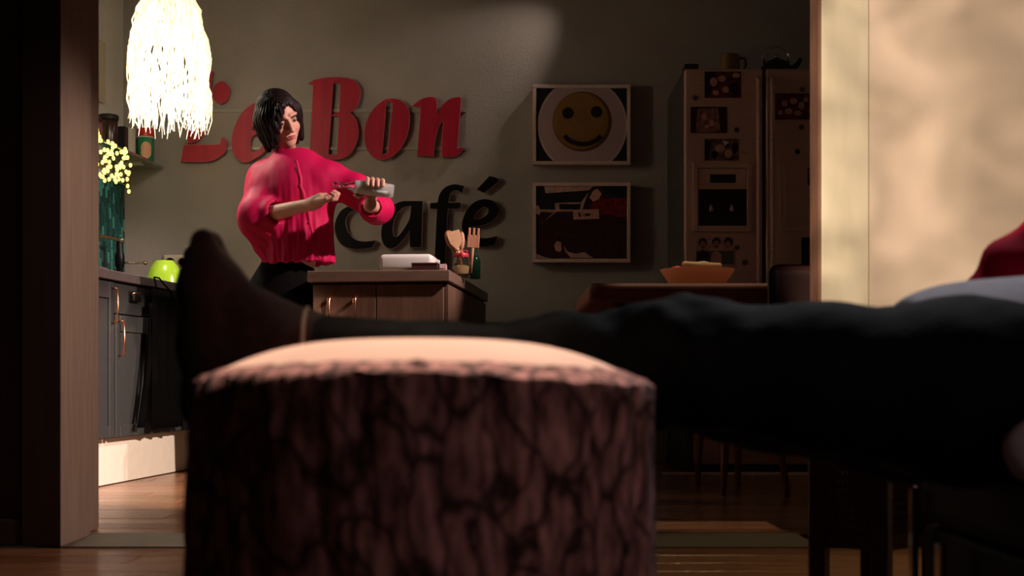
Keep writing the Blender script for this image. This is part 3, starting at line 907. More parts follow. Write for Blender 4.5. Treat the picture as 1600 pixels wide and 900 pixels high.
SGR = 'letters of the wall sign'
def letter(nm, label, parts, sc, off, red, spots):
    fm, em_ = (M['red_letter'], M['red_edge']) if red else (M['black_letter'], M['letter_edge'])
    if len(parts) == 1 and False:
        pass
    us = [off[0] + p[0] / sc for _, ols in parts for p in ols[0]]; vs = [off[1] + p[1] / sc for _, ols in parts for p in ols[0]]
    c_ = U(sum(us) / len(us), max(vs), LD)
    t = thing('sign_letter', label, 'letter', (c_[0], BACK, c_[2]), SGR)
    for pn, ols in parts:
        glyph(pn, ols, sc, off, fm, em_, t)
    pegs(t, spots)
    return t
C = 1
o5 = (270, 100); s5 = 900 / 170
letter('L', 'red wall letter L with a ball on its upper arm, partly behind the raffia fringe',
    [('stem', [[(150, 60, C), (330, 60, C), (318, 160), (300, 300), (272, 520), (235, 605), (190, 640), (126, 655, C), (122, 560), (135, 350), (150, 200)]]),
     ('base', [[(92, 671, C), (395, 666, C), (402, 612, C), (425, 614), (444, 640), (442, 695), (412, 748), (345, 788), (275, 806), (66, 806, C)]]),
     ('ball_end', [[(400, 145), (445, 165), (470, 225), (455, 290), (405, 325), (355, 310), (328, 250), (345, 180)]])],
    s5, o5, True, [(310, 150), (308, 205), (320, 243), (343, 145)])
letter('e', 'red lower-case letter e after the L, half hidden by the standing person',
    [('body', [[(690, 318), (600, 375), (535, 465), (497, 570), (487, 670), (510, 755), (560, 803), (625, 808), (740, 740), (810, 650, C), (775, 640, C), (705, 715), (655, 720), (640, 650), (655, 600, C), (765, 525), (822, 430), (800, 345), (750, 315)],
               [(740, 360), (756, 420), (705, 520), (655, 560, C), (668, 465)]])],
    s5, o5, True, [(372, 200), (380, 240)])
o6 = (470, 100); s6 = 5.0
letter('B', 'large red capital letter B behind the standing person',
    [('body', [[(60, 150, C), (110, 124), (200, 107), (300, 104), (395, 120), (448, 168), (463, 225), (445, 310), (410, 355), (378, 380, C), (425, 425), (448, 520), (435, 610), (395, 685), (340, 732), (280, 745, C), (62, 745, C), (75, 600), (98, 162, C)],
               [(250, 145, C), (312, 145, C), (302, 376, C), (272, 384), (246, 402, C), (300, 408, C), (290, 560), (283, 708, C), (212, 708, C), (232, 420)]])],
    s6, o6, True, [(495, 160), (553, 150), (490, 230), (550, 215)])
letter('o', 'red letter o between the capital B and the n',
    [('body', [[(645, 285), (570, 350), (520, 435), (497, 540), (510, 645), (560, 722), (625, 746), (700, 728), (770, 665), (825, 565), (849, 440), (840, 360), (800, 298), (740, 272), (690, 272)],
               [(664, 296, C), (700, 290), (718, 330), (700, 500), (680, 700, C), (632, 708, C), (650, 500)]])],
    s6, o6, True, [(582, 195), (625, 190)])
letter('n', 'red letter n at the end of the upper word',
    [('body', [[(875, 325, C), (925, 285), (980, 262), (1040, 262), (1062, 305), (1056, 415, C), (1110, 320), (1170, 272), (1238, 257, C), (1250, 285), (1238, 440), (1220, 662, C), (1272, 650, C), (1240, 700), (1185, 722), (1100, 720, C), (1106, 560), (1116, 430, C), (1075, 490), (1046, 600), (1035, 718, C), (910, 715, C), (926, 500), (935, 330, C)]])],
    s6, o6, True, [(663, 180), (662, 230), (705, 180), (704, 230)])
o4 = (500, 260); s4 = 5.0
letter('c', 'black letter c at the start of the lower word, beside the pouring hands',
    [('body', [[(425, 330, C), (340, 300), (250, 305), (165, 345), (118, 440), (122, 530), (165, 608), (245, 642), (330, 644), (412, 632, C), (438, 578, C), (345, 586), (275, 570), (222, 515), (200, 440), (215, 385), (255, 345), (320, 335), (405, 375, C)]])],
    s4, o4, False, [(535, 345), (560, 385)])
letter('a', 'black letter a above the white toaster',
    [('body', [[(802, 270, C), (700, 270), (625, 276), (550, 322), (500, 410), (478, 520), (492, 600), (535, 638), (590, 628), (650, 570), (700, 500, C), (702, 632, C), (792, 632, C)],
               [(712, 308, C), (640, 325), (590, 392), (568, 480), (578, 545), (612, 542), (660, 480), (700, 405)]])],
    s4, o4, False, [(608, 350), (648, 320), (650, 375)])
letter('f', 'black letter f with a long stem, left of the wooden utensils',
    [('body', [[(860, 330, C), (860, 285, C), (918, 282, C), (935, 215), (980, 162), (1050, 140), (1126, 152, C), (1113, 206, C), (1060, 186), (1018, 212), (1004, 282, C), (1100, 282, C), (1094, 330, C), (1000, 330, C), (988, 520), (980, 790, C), (893, 790, C), (905, 500), (914, 332, C)]])],
    s4, o4, False, [(695, 310), (688, 380)])
letter('e', 'black letter e under an accent stroke at the end of the lower word',
    [('body', [[(1120, 400), (1160, 322), (1220, 272), (1290, 255), (1360, 275), (1396, 332), (1380, 392), (1320, 440), (1245, 465), (1190, 470, C), (1200, 520), (1240, 553), (1300, 560), (1387, 543, C), (1362, 614, C), (1270, 628), (1180, 610), (1125, 552), (1108, 470)],
               [(1200, 415, C), (1260, 405), (1308, 372), (1314, 332), (1282, 316), (1235, 345), (1207, 390)]]),
     ('accent', [[(1225, 180, C), (1325, 75, C), (1385, 92), (1388, 125), (1282, 205, C)]])],
    s4, o4, False, [(735, 340), (762, 375), (765, 288)])
for v_, lb, u0, u1 in ((173, 'thin mounting rail behind the upper half of the red letters', 300, 728), (232, 'thin mounting rail behind the lower half of the red letters', 300, 728)):
    a, b = U(u0, v_, BACK - .006), U(u1, v_, BACK - .006)
    o = obj('sign_rail', box2((a[0], BACK - .0115, a[2] - .009), (b[0], BACK - .0005, a[2] + .009), .001, 1), M['rail'])
    tag(o, lb, 'rail')

# ------------------------------------------------------------------ pictures
def clipc(u, v, r, n, lim, ry=None):
    ry = ry or r
    return [(min(max(u + r * math.cos(2 * PI * k_ / n), lim[0]), lim[1]), min(max(v + ry * math.sin(2 * PI * k_ / n), lim[2]), lim[3])) for k_ in range(n)]
def prints(polys, d, step=.0007):
    """flat print built of layered outlines: polys = [(material index, [(u, v), ...])]"""
    V, F, I = [], [], []
    for i, (mi, pp) in enumerate(polys):
        b_ = len(V); dd = d - step * i
        for (u, v) in pp:
            p = U(u, v, d); V.append([p[0], dd, p[2]])
        F.append([b_ + q for q in range(len(pp))]); I.append(mi)
    V = np.array(V)
    FF = []
    for f in F:
        n_ = np.zeros(3)
        for q in range(len(f)):
            n_ += np.cross(V[f[q]], V[f[(q + 1) % len(f)]])
        FF.append(f if n_[1] < 0 else f[::-1])
    return V, FF, I
def stroke(pts, w):
    L, Rr = [], []
    for i, p in enumerate(pts):
        a = pts[max(0, i - 1)]; b_ = pts[min(len(pts) - 1, i + 1)]
        dx, dy = b_[0] - a[0], b_[1] - a[1]; q = math.hypot(dx, dy)
        L.append((p[0] - dy / q * w, p[1] + dx / q * w)); Rr.append((p[0] + dy / q * w, p[1] - dx / q * w))
    return L + Rr[::-1]
FD = BACK - .075
def picture(label, u0, u1, v0, v1, polys, mats):
    a, b_ = U(u0, v1, FD), U(u1, v0, FD)
    t = thing('framed_picture', label, 'picture', ((a[0] + b_[0]) / 2, BACK, a[2]), 'framed pictures on the back wall')
    w_ = .019
    obj('backing', box2((a[0] + .004, FD + .012, a[2] + .004), (b_[0] - .004, BACK - .001, b_[2] - .004)), M['frame'], t)
    for lo_, hi_ in (((a[0], FD, a[2]), (b_[0], FD + .03, a[2] + w_)), ((a[0], FD, b_[2] - w_), (b_[0], FD + .03, b_[2])),
                     ((a[0], FD, a[2] + w_), (a[0] + w_, FD + .03, b_[2] - w_)), ((b_[0] - w_, FD, a[2] + w_), (b_[0], FD + .03, b_[2] - w_))):
        obj('frame_bar', box2(lo_, hi_, .002, 1), M['frame'], t)
    obj('print', prints(polys, FD + .011), mats, t)
lim = (838, 980, 138, 252)
R1 = [(838, 138), (980, 138), (980, 252), (838, 252)]
mouth = [(882 + i * 5.7, 214 + 11.5 * math.sin(PI * i / 10) ** .8 - (1.5 if i in (0, 10) else 0)) for i in range(11)]
picture('framed picture of a plate with a smiling yellow face, above the other picture', 832.5, 985.5, 132, 257,
    [(0, R1), (1, clipc(910, 196, 70, 60, lim, 74)), (2, clipc(910, 196, 67, 60, lim, 71)), (4, clipc(909.5, 190, 46.5, 48, lim, 47)), (3, clipc(907, 189, 43.5, 48, lim, 44.5)),
     (0, clipc(887.5, 177, 9, 24, lim)), (0, clipc(932, 175, 9, 24, lim)), (0, stroke(mouth, 3.6))],
    [M['black_print'], M['plate2'], M['plate'], M['egg'], M['egg2']])
def C8(*p): return [(820 + x / 6.0, 270 + y / 6.0) for x, y in p]
picture('framed picture of dark red market fruit with a small price card', 832.5, 985.5, 285, 410,
    [(1, C8((105, 120), (962, 120), (962, 805), (105, 805))), (0, C8((105, 125), (640, 125), (540, 270), (520, 345), (105, 345))),
     (3, C8((180, 130), (650, 120), (600, 165), (195, 192))), (2, C8((610, 330), (640, 240), (960, 240), (960, 420), (700, 390))),
     (0, C8((720, 120), (955, 125), (955, 235), (740, 200))), (3, C8((530, 270), (600, 180), (560, 280), (540, 345), (515, 345))), (3, C8((280, 285), (520, 275), (520, 295), (320, 292), (325, 345), (285, 345))),
     (3, C8((110, 345), (450, 345), (450, 362), (300, 365), (200, 440), (130, 500), (270, 375), (110, 360))), (4, C8((605, 235), (640, 170), (680, 150), (720, 200), (690, 250), (640, 270))),
     (4, C8((450, 348), (692, 342), (698, 432), (455, 440))), (5, C8((500, 375), (520, 372), (525, 415), (505, 415))), (5, C8((560, 385), (610, 380), (612, 405), (565, 410))), (5, C8((540, 378), (545, 378), (548, 412), (543, 412))),
     (4, C8((275, 680), (300, 640), (340, 655), (345, 720), (330, 745), (285, 730))), (4, C8((105, 310), (130, 310), (150, 370), (130, 400), (105, 380))),
     (3, C8((360, 680), (400, 740), (470, 760), (560, 745), (640, 800), (430, 800), (380, 740))), (3, C8((105, 760), (180, 790), (250, 804), (105, 804)))],
    [M['black_print'], M['maroon_print'], M['red_print'], M['pink_print'], M['peach_print'], M['maroon_print']])

# ------------------------------------------------------------------ fridge-freezer
FG = 6.35
def fx(u): return (u - CX) / FPX * FG
def fz(v): return EYE - (v - HZ) / FPX * FG
s = thing('refrigerator', 'tall two-door stainless fridge-freezer covered in photos and magnets', 'fridge', (1.25, 6.65, 0))
obj('body', box2((fx(1068), FG + .05, .0), (fx(1068) + .80, BACK - .04, fz(108)), .008), M['fridge_side'], s, label='dark grey sides')
d1 = obj('door', box2((fx(1070), FG, .20), (fx(1192), FG + .048, fz(107)), .01, 3), M['fridge'], s)
d2 = obj('door', box2((fx(1197), FG, .20), (fx(1068) + .80, FG + .048, fz(107)), .01, 3), M['fridge'], s)
obj('plinth_panel', box2((fx(1085), FG + .012, .035), (fx(1068) + .79, FG + .048, .19), .004, 1), M['spoon2'], s, label='brown plinth panel')
obj('hinge_cap', box2((fx(1070), FG + .004, fz(107)), (fx(1092), FG + .10, fz(99)), .005, 2), M['black_plastic'], s)
for u_, d_ in ((1183.5, d1), (1204.5, d2)):
    h = tube([(fx(u_), FG + .0, fz(122)), (fx(u_), FG - .035, fz(128)), (fx(u_), FG - .04, fz(250)), (fx(u_), FG - .04, fz(420)), (fx(u_), FG - .035, fz(520)), (fx(u_), FG, fz(526))], .012, 12)
    obj('handle', h, M['fridge_pale'], d_, True)
    for v_ in (220, 392):
        obj('handle_screw', ball((fx(u_), FG - .052, fz(v_)), .005, 8, 6), M['chrome'], d_, True)
# water dispenser in the left door
u0, u1, v0, v1 = 1082, 1175, 255, 362
dp = obj('dispenser_frame', join(box2((fx(u0), FG - .012, fz(v1)), (fx(u0 + 8), FG + .001, fz(v0)), .002, 1), box2((fx(u1 - 8), FG - .012, fz(v1)), (fx(u1), FG + .001, fz(v0)), .002, 1),
        box2((fx(u0 + 8), FG - .012, fz(v0 + 8)), (fx(u1 - 8), FG + .001, fz(v0)), .002, 1), box2((fx(u0 + 8), FG - .012, fz(v1)), (fx(u1 - 8), FG + .001, fz(v1 - 9)), .002, 1)), M['fridge_pale'], d1)
obj('dispenser_panel', box2((fx(1091), FG - .008, fz(293)), (fx(1166), FG + .001, fz(264)), .002, 1), M['fridge_pale'], d1)
obj('dispenser_screen', box2((fx(1109), FG - .0095, fz(286)), (fx(1149), FG - .0075, fz(273)), .0005, 1), M['black_plastic'], d1)
obj('dispenser_lip', box2((fx(1091), FG - .016, fz(296)), (fx(1166), FG + .001, fz(293)), .001, 1), M['spoon3'], d1)
obj('dispenser_recess', box2((fx(1092), FG - .0015, fz(353)), (fx(1167), FG + .001, fz(296)), .0005, 1), M['black_plastic'], d1)
for u_ in (1111, 1143):
    obj('dispenser_lever', lathe((fx(u_), FG - .006, fz(331)), [(.006, 0), (.011, .004), (.008, .02), (.005, .035)], 10), M['steel'], d1, True)
# flap in the right door
obj('bar_flap', box2((fx(1217), FG - .006, fz(361)), (fx(1068) + .79, FG + .001, fz(250)), .003, 1), M['fridge_pale'], d2)
obj('bar_flap_inner', box2((fx(1226), FG - .011, fz(355)), (fx(1068) + .78, FG - .005, fz(254)), .003, 1), M['fridge'], d2)

def fridge_card(label, u0, u1, v0, v1, mats, extra=None, name='photo_print', cat='photo', off=0.0015, grp='photos and cards stuck on the fridge', curl=.0):
    a, b_ = np.array([fx(u0), 0, fz(v1)]), np.array([fx(u1), 0, fz(v0)])
    t = thing(name, label, cat, ((a[0] + b_[0]) / 2, FG - off, a[2]), grp)
    obj('sheet', box2((a[0], FG - off - .0012, a[2]), (b_[0], FG - off, b_[2])), mats[0], t)
    if extra:
        pr = [(i, pp) for i, pp in extra]
        V, F, I = prints(pr, FG - off - .0018, .0005)
        obj('image', (V, F, I), mats, t)
    return t
def el(u, v, ru, rv, n=16): return [(u + ru * math.cos(2 * PI * q / n), v + rv * math.sin(2 * PI * q / n)) for q in range(n)]
fridge_card('dark red flower photo at the top of the left fridge door', 1101, 1158, 112, 153, [M['photo1'], M['pink_print'], M['peach_print'], M['black_print']],
    [(3, [(1101, 112), (1120, 112), (1108, 150), (1101, 150)]), (1, el(1115, 128, 6, 7)), (1, el(1128, 123, 6, 5)), (2, el(1118, 145, 5, 4)), (1, el(1134, 140, 6, 5)), (3, el(1147, 138, 9, 9)), (2, el(1150, 118, 6, 4))])
fridge_card('pinkish card between two dark strips, second from the top on the left fridge door', 1079, 1136, 167, 208, [M['maroon_print'], M['photo2'], M['peach_print']],
    [(1, [(1090, 170), (1122, 168), (1126, 206), (1087, 207)]), (2, el(1100, 182, 4, 5)), (2, el(1112, 192, 4, 6)), (2, el(1104, 198, 4, 3))])
fridge_card('brown and cream torn-edged photo just above the water dispenser', 1101, 1154, 217, 251, [M['photo3'], M['pink_print'], M['black_print'], M['card_white']],
    [(2, [(1101, 217), (1112, 222), (1106, 250), (1101, 250)]), (1, el(1125, 232, 8, 6)), (1, el(1138, 240, 6, 7)), (3, [(1128, 219), (1140, 222), (1132, 228)]), (2, el(1116, 242, 5, 6)), (2, el(1148, 232, 4, 9))])
fridge_card('photo of three smiling people below the water dispenser', 1088, 1146, 371, 413, [M['photo_blue'], M['skin_print'], M['pink_print'], M['black_print'], M['brow']],
    [(2, [(1088, 371), (1146, 371), (1146, 392), (1088, 392)]), (3, [(1088, 413), (1089, 396), (1098, 390), (1108, 396), (1109, 413)]), (2, [(1110, 413), (1112, 396), (1119, 391), (1127, 397), (1128, 413)]), (0, [(1130, 413), (1131, 396), (1139, 391), (1146, 396), (1146, 413)]),
     (4, el(1098, 379, 6.5, 7)), (1, el(1098, 383, 5, 6.5)), (4, el(1119, 378, 6.5, 7)), (1, el(1119, 382, 5, 6.5)), (4, el(1138, 379, 7, 8)), (1, el(1137, 383, 5, 6.5)), (3, [(1095, 386), (1101, 386), (1098, 388)]), (3, [(1116, 385), (1122, 385), (1119, 387)])])
fridge_card('dark red photo of blossoms on the right fridge door', 1211, 1268, 146, 187, [M['photo1'], M['peach_print'], M['pink_print']],
    [(2, el(1226, 162, 5, 5)), (1, el(1240, 158, 6, 5)), (2, el(1252, 165, 5, 6)), (1, el(1232, 174, 6, 5)), (2, el(1246, 177, 6, 4)), (1, el(1259, 156, 4, 4)), (2, el(1219, 176, 4, 4))])
fridge_card('small half-dark card on the flap of the right fridge door', 1261, 1277, 263, 290, [M['black_print'], M['photo2']], [(1, [(1264, 265), (1277, 265), (1277, 277), (1264, 279)])], off=.012)
fridge_card('dark upright photo low on the right fridge door', 1252, 1279, 371, 420, [M['black_print'], M['skin_print'], M['photo3']], [(1, [(1266, 375), (1271, 374), (1275, 410), (1268, 412)]), (2, el(1269, 382, 4, 6))])
def magnet(label, u, v, m_):
    t = thing('fridge_magnet', label, 'magnet', (fx(u), FG, fz(v) - .012), 'magnets on the fridge')
    obj('base', lathe((fx(u), FG - .0005, fz(v)), [(.011, 0), (.013, .002), (.012, .006)], 12, (0, -1, 0)), m_, t)
    obj('knob', lathe((fx(u), FG - .0066, fz(v) + .003), [(.006, 0), (.008, .003), (.006, .006)], 10, (0, -1, 0)), m_, t)
magnet('tiny dark magnet between the two upper photos on the left fridge door', 1086, 153, M['photo_blue'])
magnet('tiny dark magnet right of the pinkish card on the left fridge door', 1151, 203, M['jar_brown'])
magnet('tiny pale magnet right of the torn-edged photo', 1161, 238, M['pink_print'])
magnet('upper tiny magnet beside the photo of three people', 1152, 387, M['photo_blue'])
magnet('lower tiny magnet beside the photo of three people', 1163, 410, M['jar_brown'])
magnet('tiny magnet above the blossom photo on the right fridge door', 1253, 140, M['photo_blue'])
magnet('tiny brown magnet below the blossom photo on the right fridge door', 1252, 199, M['jar_brown'])
magnet('tiny dark magnet just above the flap of the right fridge door', 1246, 237, M['black_plastic'])

zt = fz(108) + .0005
c = np.array([fx(1150), FG + .18, zt])
s = thing('jug', 'mustard jug with a handle on top of the left side of the fridge', 'jug', c)
obj('body', lathe(c, [(.040, 0), (.048, .01), (.052, .05), (.050, .085), (.046, .108), (.049, .114), (.044, .114), (.040, .09), (.0, .02)], 28), M['jug'], s, True)
obj('handle', tube([c + [.046, 0, .098], c + [.075, 0, .10], c + [.084, 0, .07], c + [.072, 0, .038], c + [.050, 0, .03]], .0075, 8), M['jug'], s, True)
c = np.array([fx(1226), FG + .2, zt])
s = thing('kettle', 'dark green enamel kettle with a chrome handle on top of the fridge', 'kettle', c)
obj('body', lathe(c, [(.085, 0), (.092, .008), (.085, .045), (.062, .078), (.045, .088), (.02, .098), (.012, .102)], 32), M['kettle'], s, True)
obj('knob', ball(c + [0, 0, .112], .014), M['chrome'], s, True, 'chrome knob')
obj('handle', tube([c + [-.06, 0, .07], c + [-.066, 0, .12], c + [-.04, 0, .155], c + [0, 0, .165], c + [.04, 0, .155], c + [.066, 0, .12], c + [.06, 0, .07]], .007, 10), M['chrome'], s, True, 'chrome handle')
obj('spout', tube([c + [.075, 0, .04], c + [.11, 0, .075], c + [.125, 0, .10]], [.018, .013, .010], 10), M['kettle'], s, True)

o = obj('floor_strip', box2((.71, 6.08, .0), (1.52, 6.11, .014), .002, 1), M['kick'])  # pale colour stands in for a highlight along the strip
tag(o, 'thin pale strip on the floor in front of the fridge', 'strip')

# ------------------------------------------------------------------ kitchen island
RC = np.array([-.270, 5.41]); SD = np.array([.0905, .9959]); FDr = np.array([-SD[1], SD[0]])   # corner, back along the side, left along the front
def IS(a, b_, z):
    p = RC + FDr * a + SD * b_
    return np.array([p[0], p[1], z])
def ibox(a0, a1, b0, b1, z0, z1, bev=0., seg=2):
    return box(IS((a0 + a1) / 2, (b0 + b1) / 2, (z0 + z1) / 2), (a1 - a0, b1 - b0, z1 - z0), bev, 0, seg, axes=[[FDr[0], FDr[1], 0], [SD[0], SD[1], 0], [0, 0, 1]])
s = thing('kitchen_island', 'brown wooden kitchen island with copper handles and a thick worktop', 'cabinet', IS(.3, .7, 0))
obj('carcass', ibox(.02, .585, .028, 1.45, .0, .865), M['pen_wood'], s)
obj('worktop', ibox(-.008, .605, -.012, 1.47, .872, CT, .003, 1), M['pen_top'], s)
obj('shadow_rail', ibox(.015, .59, .02, 1.45, .865, .872), M['darkbox'], s)
dr = obj('door', ibox(.312, .584, .008, .027, .08, .862, .002, 1), M['pen_wood'], s)
dl = obj('door', ibox(.021, .308, .008, .027, .08, .862, .002, 1), M['pen_wood'], s)
for q, (b0, b1) in enumerate(((.03, .28), (.283, .86), (.863, 1.45))):
    obj('side_panel', ibox(.002, .019, b0, b1, .0, .862, .002, 1), M['pen_wood'], s)
for a_ in (.507, .396):
    obj('handle', tube([IS(a_, .008, .80), IS(a_, -.022, .805), IS(a_, -.027, .79), IS(a_, -.024, .74), IS(a_ - .004, -.020, .66), IS(a_ - .004, .008, .652)], [.007, .010, .009, .006, .006, .006], 8), M['copper'], dr, True, 'copper bow handle')
obj('towel_knob', ball(IS(.60, .25, .70), .012), M['copper'], s, True)

zc = CT + .0006
# toaster
def at(u, b_):      # point on the worktop: column u, distance b_ behind the front edge
    k_ = (u - CX) / FPX
    # solve RC + FDr*a + SD*b
    x0, y0 = RC + SD * b_
    a_ = (k_ * y0 - x0) / (FDr[0] - k_ * FDr[1])
    return a_
a1, a0 = at(591, .12), at(676, .12)
s = thing('toaster', 'white rounded toaster on the kitchen island', 'toaster', IS((a0 + a1) / 2, .21, zc))
obj('casing', ibox(a0, a1, .12, .29, zc + .006, zc + .082, .022, 4), M['white_plastic'], s, True)
obj('base', ibox(a0 + .012, a1 - .012, .13, .28, zc, zc + .01, .002, 1), M['black_plastic'], s)
for b_ in (.17, .225):
    obj('slot', ibox(a0 + .04, a1 - .04, b_, b_ + .025, zc + .0815, zc + .0826), M['black_plastic'], s)
obj('lever', ibox(a0 - .018, a0 + .004, .19, .22, zc + .045, zc + .062, .004, 2), M['white_plastic'], s)
a1, a0 = at(643, .045), at(684, .045)
s = thing('small_box', 'low dark maroon box in front of the toaster', 'box', IS((a0 + a1) / 2, .08, zc))
obj('box', ibox(a0, a1, .045, .11, zc, zc + .026, .002, 1), M['darkbox'], s)
obj('lid', ibox(a0 - .0015, a1 + .0015, .043, .112, zc + .0262, zc + .036, .003, 1), M['darkbox'], s)
a1, a0 = at(685.5, .05), at(697, .05)
s = thing('card_packet', 'small pink and white packet right of the low dark box', 'packet', IS((a0 + a1) / 2, .07, zc))
obj('packet', ibox(a0, a1, .05, .08, zc, zc + .030, .002, 1), M['pinkcard'], s)
obj('flap', ibox(a0 + .006, a1 - .004, .0485, .0497, zc + .012, zc + .028), M['card_white'], s)
# utensil jar: glass, tied with a red cloth
JB = .42; ja = at(721, JB)
jc = IS(ja, JB, zc)
s = thing('utensil_jar', 'glass jar with a red ribbon holding wooden utensils on the island', 'jar', jc)
obj('glass', lathe(jc, [(.036, 0), (.040, .006), (.041, .06), (.036, .085), (.030, .10), (.030, .118), (.033, .124), (.029, .124), (.027, .10), (.037, .06), (.036, .012), (.0, .010)], 24), M['clear_glass'], s, True)
obj('contents', lathe(jc, [(.030, .013), (.034, .02), (.034, .05), (.02, .056)], 20), M['bread'], s, True, 'pale dry contents')
obj('ribbon', lathe(jc, [(.032, .092), (.0335, .094), (.0335, .108), (.032, .110)], 20), M['pepper'], s, True, 'red ribbon')
obj('bow', ball(jc + [.006, -.036, .10], (.010, .006, .014), 10, 7), M['pepper'], s, True, 'red bow')
def utensil(label, ub, vb, ut, vt, m_, kind, dd, wid, nm):
    dJ = jc[1] + dd
    p0, p1 = U(ub, vb, dJ), U(ut, vt, dJ)
    ax_ = (p1 - p0); L_ = np.linalg.norm(ax_); ax_ /= L_
    sd = np.cross(ax_, [0, 1.0, 0]); sd /= np.linalg.norm(sd); nrm = np.cross(sd, ax_)
    t = thing(nm, label, 'utensil', tuple(p0), 'wooden utensils in the jar')
    hl = .56 * L_
    obj('handle', tube([p0, p0 + ax_ * hl * .5, p0 + ax_ * hl], [.0055, .0055, .007], 8), m_, t, True)
    head = []
    if kind == 'fork':
        g = [box(p0 + ax_ * (hl + .03), (wid, .006, .06), .003, 0, 1, axes=[sd, nrm, ax_])]
        for q in (-1, 0, 1):
            g.append(box(p0 + ax_ * ((hl + .055 + L_) / 2) + sd * q * wid * .36, (wid * .2, .006, L_ - hl - .05), .002, 0, 1, axes=[sd, nrm, ax_]))
        obj('head', join(*g), m_, t)
    elif kind == 'spatula':
        prof = [(.006, 0), (wid * .42, .35), (wid * .5, .8), (wid * .46, 1.0)]
        V, F = [], []
        for w_, f in prof:
            for yy in (-.003, .003):
                for q in (-1, 1):
                    V.append(p0 + ax_ * (hl + (L_ - hl) * f) + sd * q * w_ + nrm * yy)
        for i in range(3):
            b_ = i * 4
            F += [[b_, b_ + 1, b_ + 5, b_ + 4], [b_ + 2, b_ + 6, b_ + 7, b_ + 3], [b_, b_ + 4, b_ + 6, b_ + 2], [b_ + 1, b_ + 3, b_ + 7, b_ + 5]]
        F += [[0, 2, 3, 1], [12, 13, 15, 14]]
        obj('head', (V, F), m_, t)
    else:
        q_ = np.stack([sd, nrm, ax_])
        V, F = ball((0, 0, 0), (wid * .5, .007, (L_ - hl) / 2), 14, 10)
        obj('head', (V @ q_ + p0 + ax_ * (hl + L_) / 2, F), m_, t, True)
utensil('pale wooden spatula leaning forward in the utensil jar', 724, 424, 708, 361, M['spoon3'], 'spatula', -.012, .062, 'spatula')
utensil('brown wooden spoon at the left side of the utensil jar', 722, 426, 699, 360, M['spoon2'], 'spoon', .006, .048, 'wooden_spoon')
utensil('thin wooden spoon handle behind the pale spatula', 721, 426, 722, 362, M['spoon'], 'spoon', .016, .026, 'wooden_spoon')
gb = np.array(IS(at(742, .50), .50, zc))
utensil('brown wooden three-pronged fork standing up above the green bottle', 736, 427, 741, 357, M['spoon2'], 'fork', .012, .056, 'wooden_fork')
s = thing('bottle', 'dark green glass bottle beside the utensil jar on the island', 'bottle', gb)
obj('glass', lathe(gb, [(.022, 0), (.026, .005), (.026, .085), (.018, .105), (.011, .12), (.011, .15), (.013, .155), (.010, .158)], 20), M['green_glass'], s, True)
obj('stopper', lathe(gb + [0, 0, .1582], [(.009, 0), (.010, .012), (.006, .016)], 12), M['black_plastic'], s, True)

# ------------------------------------------------------------------ dining corner on the right
TT = .775
s = thing('dining_table', 'red-brown wooden dining table with a thick rounded top', 'table', (.85, 4.65, 0))
obj('table_top', box2((.252, 4.20, TT - .062), (1.60, 5.05, TT), .018, 4), M['table_wood'], s)
obj('apron_rail', box2((.36, 4.28, TT - .12), (1.50, 4.97, TT - .0625), .003, 1), M['chair_wood'], s)
for x_, y_ in ((.37, 4.30), (1.50, 4.30), (.37, 4.93), (1.50, 4.93)):
    obj('leg', tube([(x_, y_, .0), (x_, y_, TT - .0625)], [.026, .038], 12), M['table_wood'], s, True)
# bowl and food
bc = np.array([.64, 4.42, TT + .0006])
s = thing('fruit_bowl', 'amber-brown flared bowl on the dining table', 'bowl', bc)
prof = [(.088, 0), (.092, .003), (.108, .030), (.126, .058), (.128, .061), (.124, .061), (.105, .032), (.088, .010), (.0, .009)]
obj('shell', lathe(bc, prof, 40), M['bowl_wood'], s, True)
f_ = Field(ax(.5, .8, .004), ax(4.30, 4.54, .004), ax(TT, TT + .12, .004))
f_.cap(bc + [-.045, .0, .036], bc + [.05, .005, .036], .024, .024)
V, Q = f_.mesh(); o = obj('rye_loaf', (V, Q), M['loaf'], None, True); tag(o, 'dark round loaf lying inside the amber bowl', 'bread')
f_ = Field(ax(.5, .8, .004), ax(4.30, 4.54, .004), ax(TT, TT + .14, .004))
f_.cap(bc + [-.045, -.02, .077], bc + [.02, -.01, .073], .0125, .0125).cap(bc + [.02, -.01, .073], bc + [.075, .005, .075], .0125, .011)
V, Q = f_.mesh(); o = obj('bread_stick', (V, Q), M['bread'], None, True); tag(o, 'long pale bread roll lying across the rim of the amber bowl', 'bread')
c = bc + [-.070, -.005, .055]
s = thing('red_fruit', 'small red fruit peeping over the left rim of the amber bowl', 'fruit', c + [0, 0, -.02])
obj('flesh', ball(c, (.026, .024, .020), 14, 10), M['pepper'], s, True)
obj('stem', tube([c + [0, 0, .018], c + [.004, 0, .027]], .002, 6), M['wire'], s)
# dining chair, back towards the camera
s = thing('dining_chair', 'dark mahogany dining chair with its back to the camera at the table', 'chair', (1.01, 4.0, 0))
obj('backrest', box2((.79, 3.93, .50), (1.23, 3.965, .812), .03, 4), M['chair_wood'], s)
obj('seat', box2((.80, 3.965, .43), (1.22, 4.38, .47), .012, 2), M['chair_wood'], s)
for x_ in (1.04, 1.20):
    obj('leg', box2((x_ - .018, 3.932, 0), (x_ + .018, 3.968, .50), .004, 1), M['chair_wood'], s)
    obj('leg', box2((x_ - .018, 4.33, 0), (x_ + .018, 4.366, .43), .004, 1), M['chair_wood'], s)
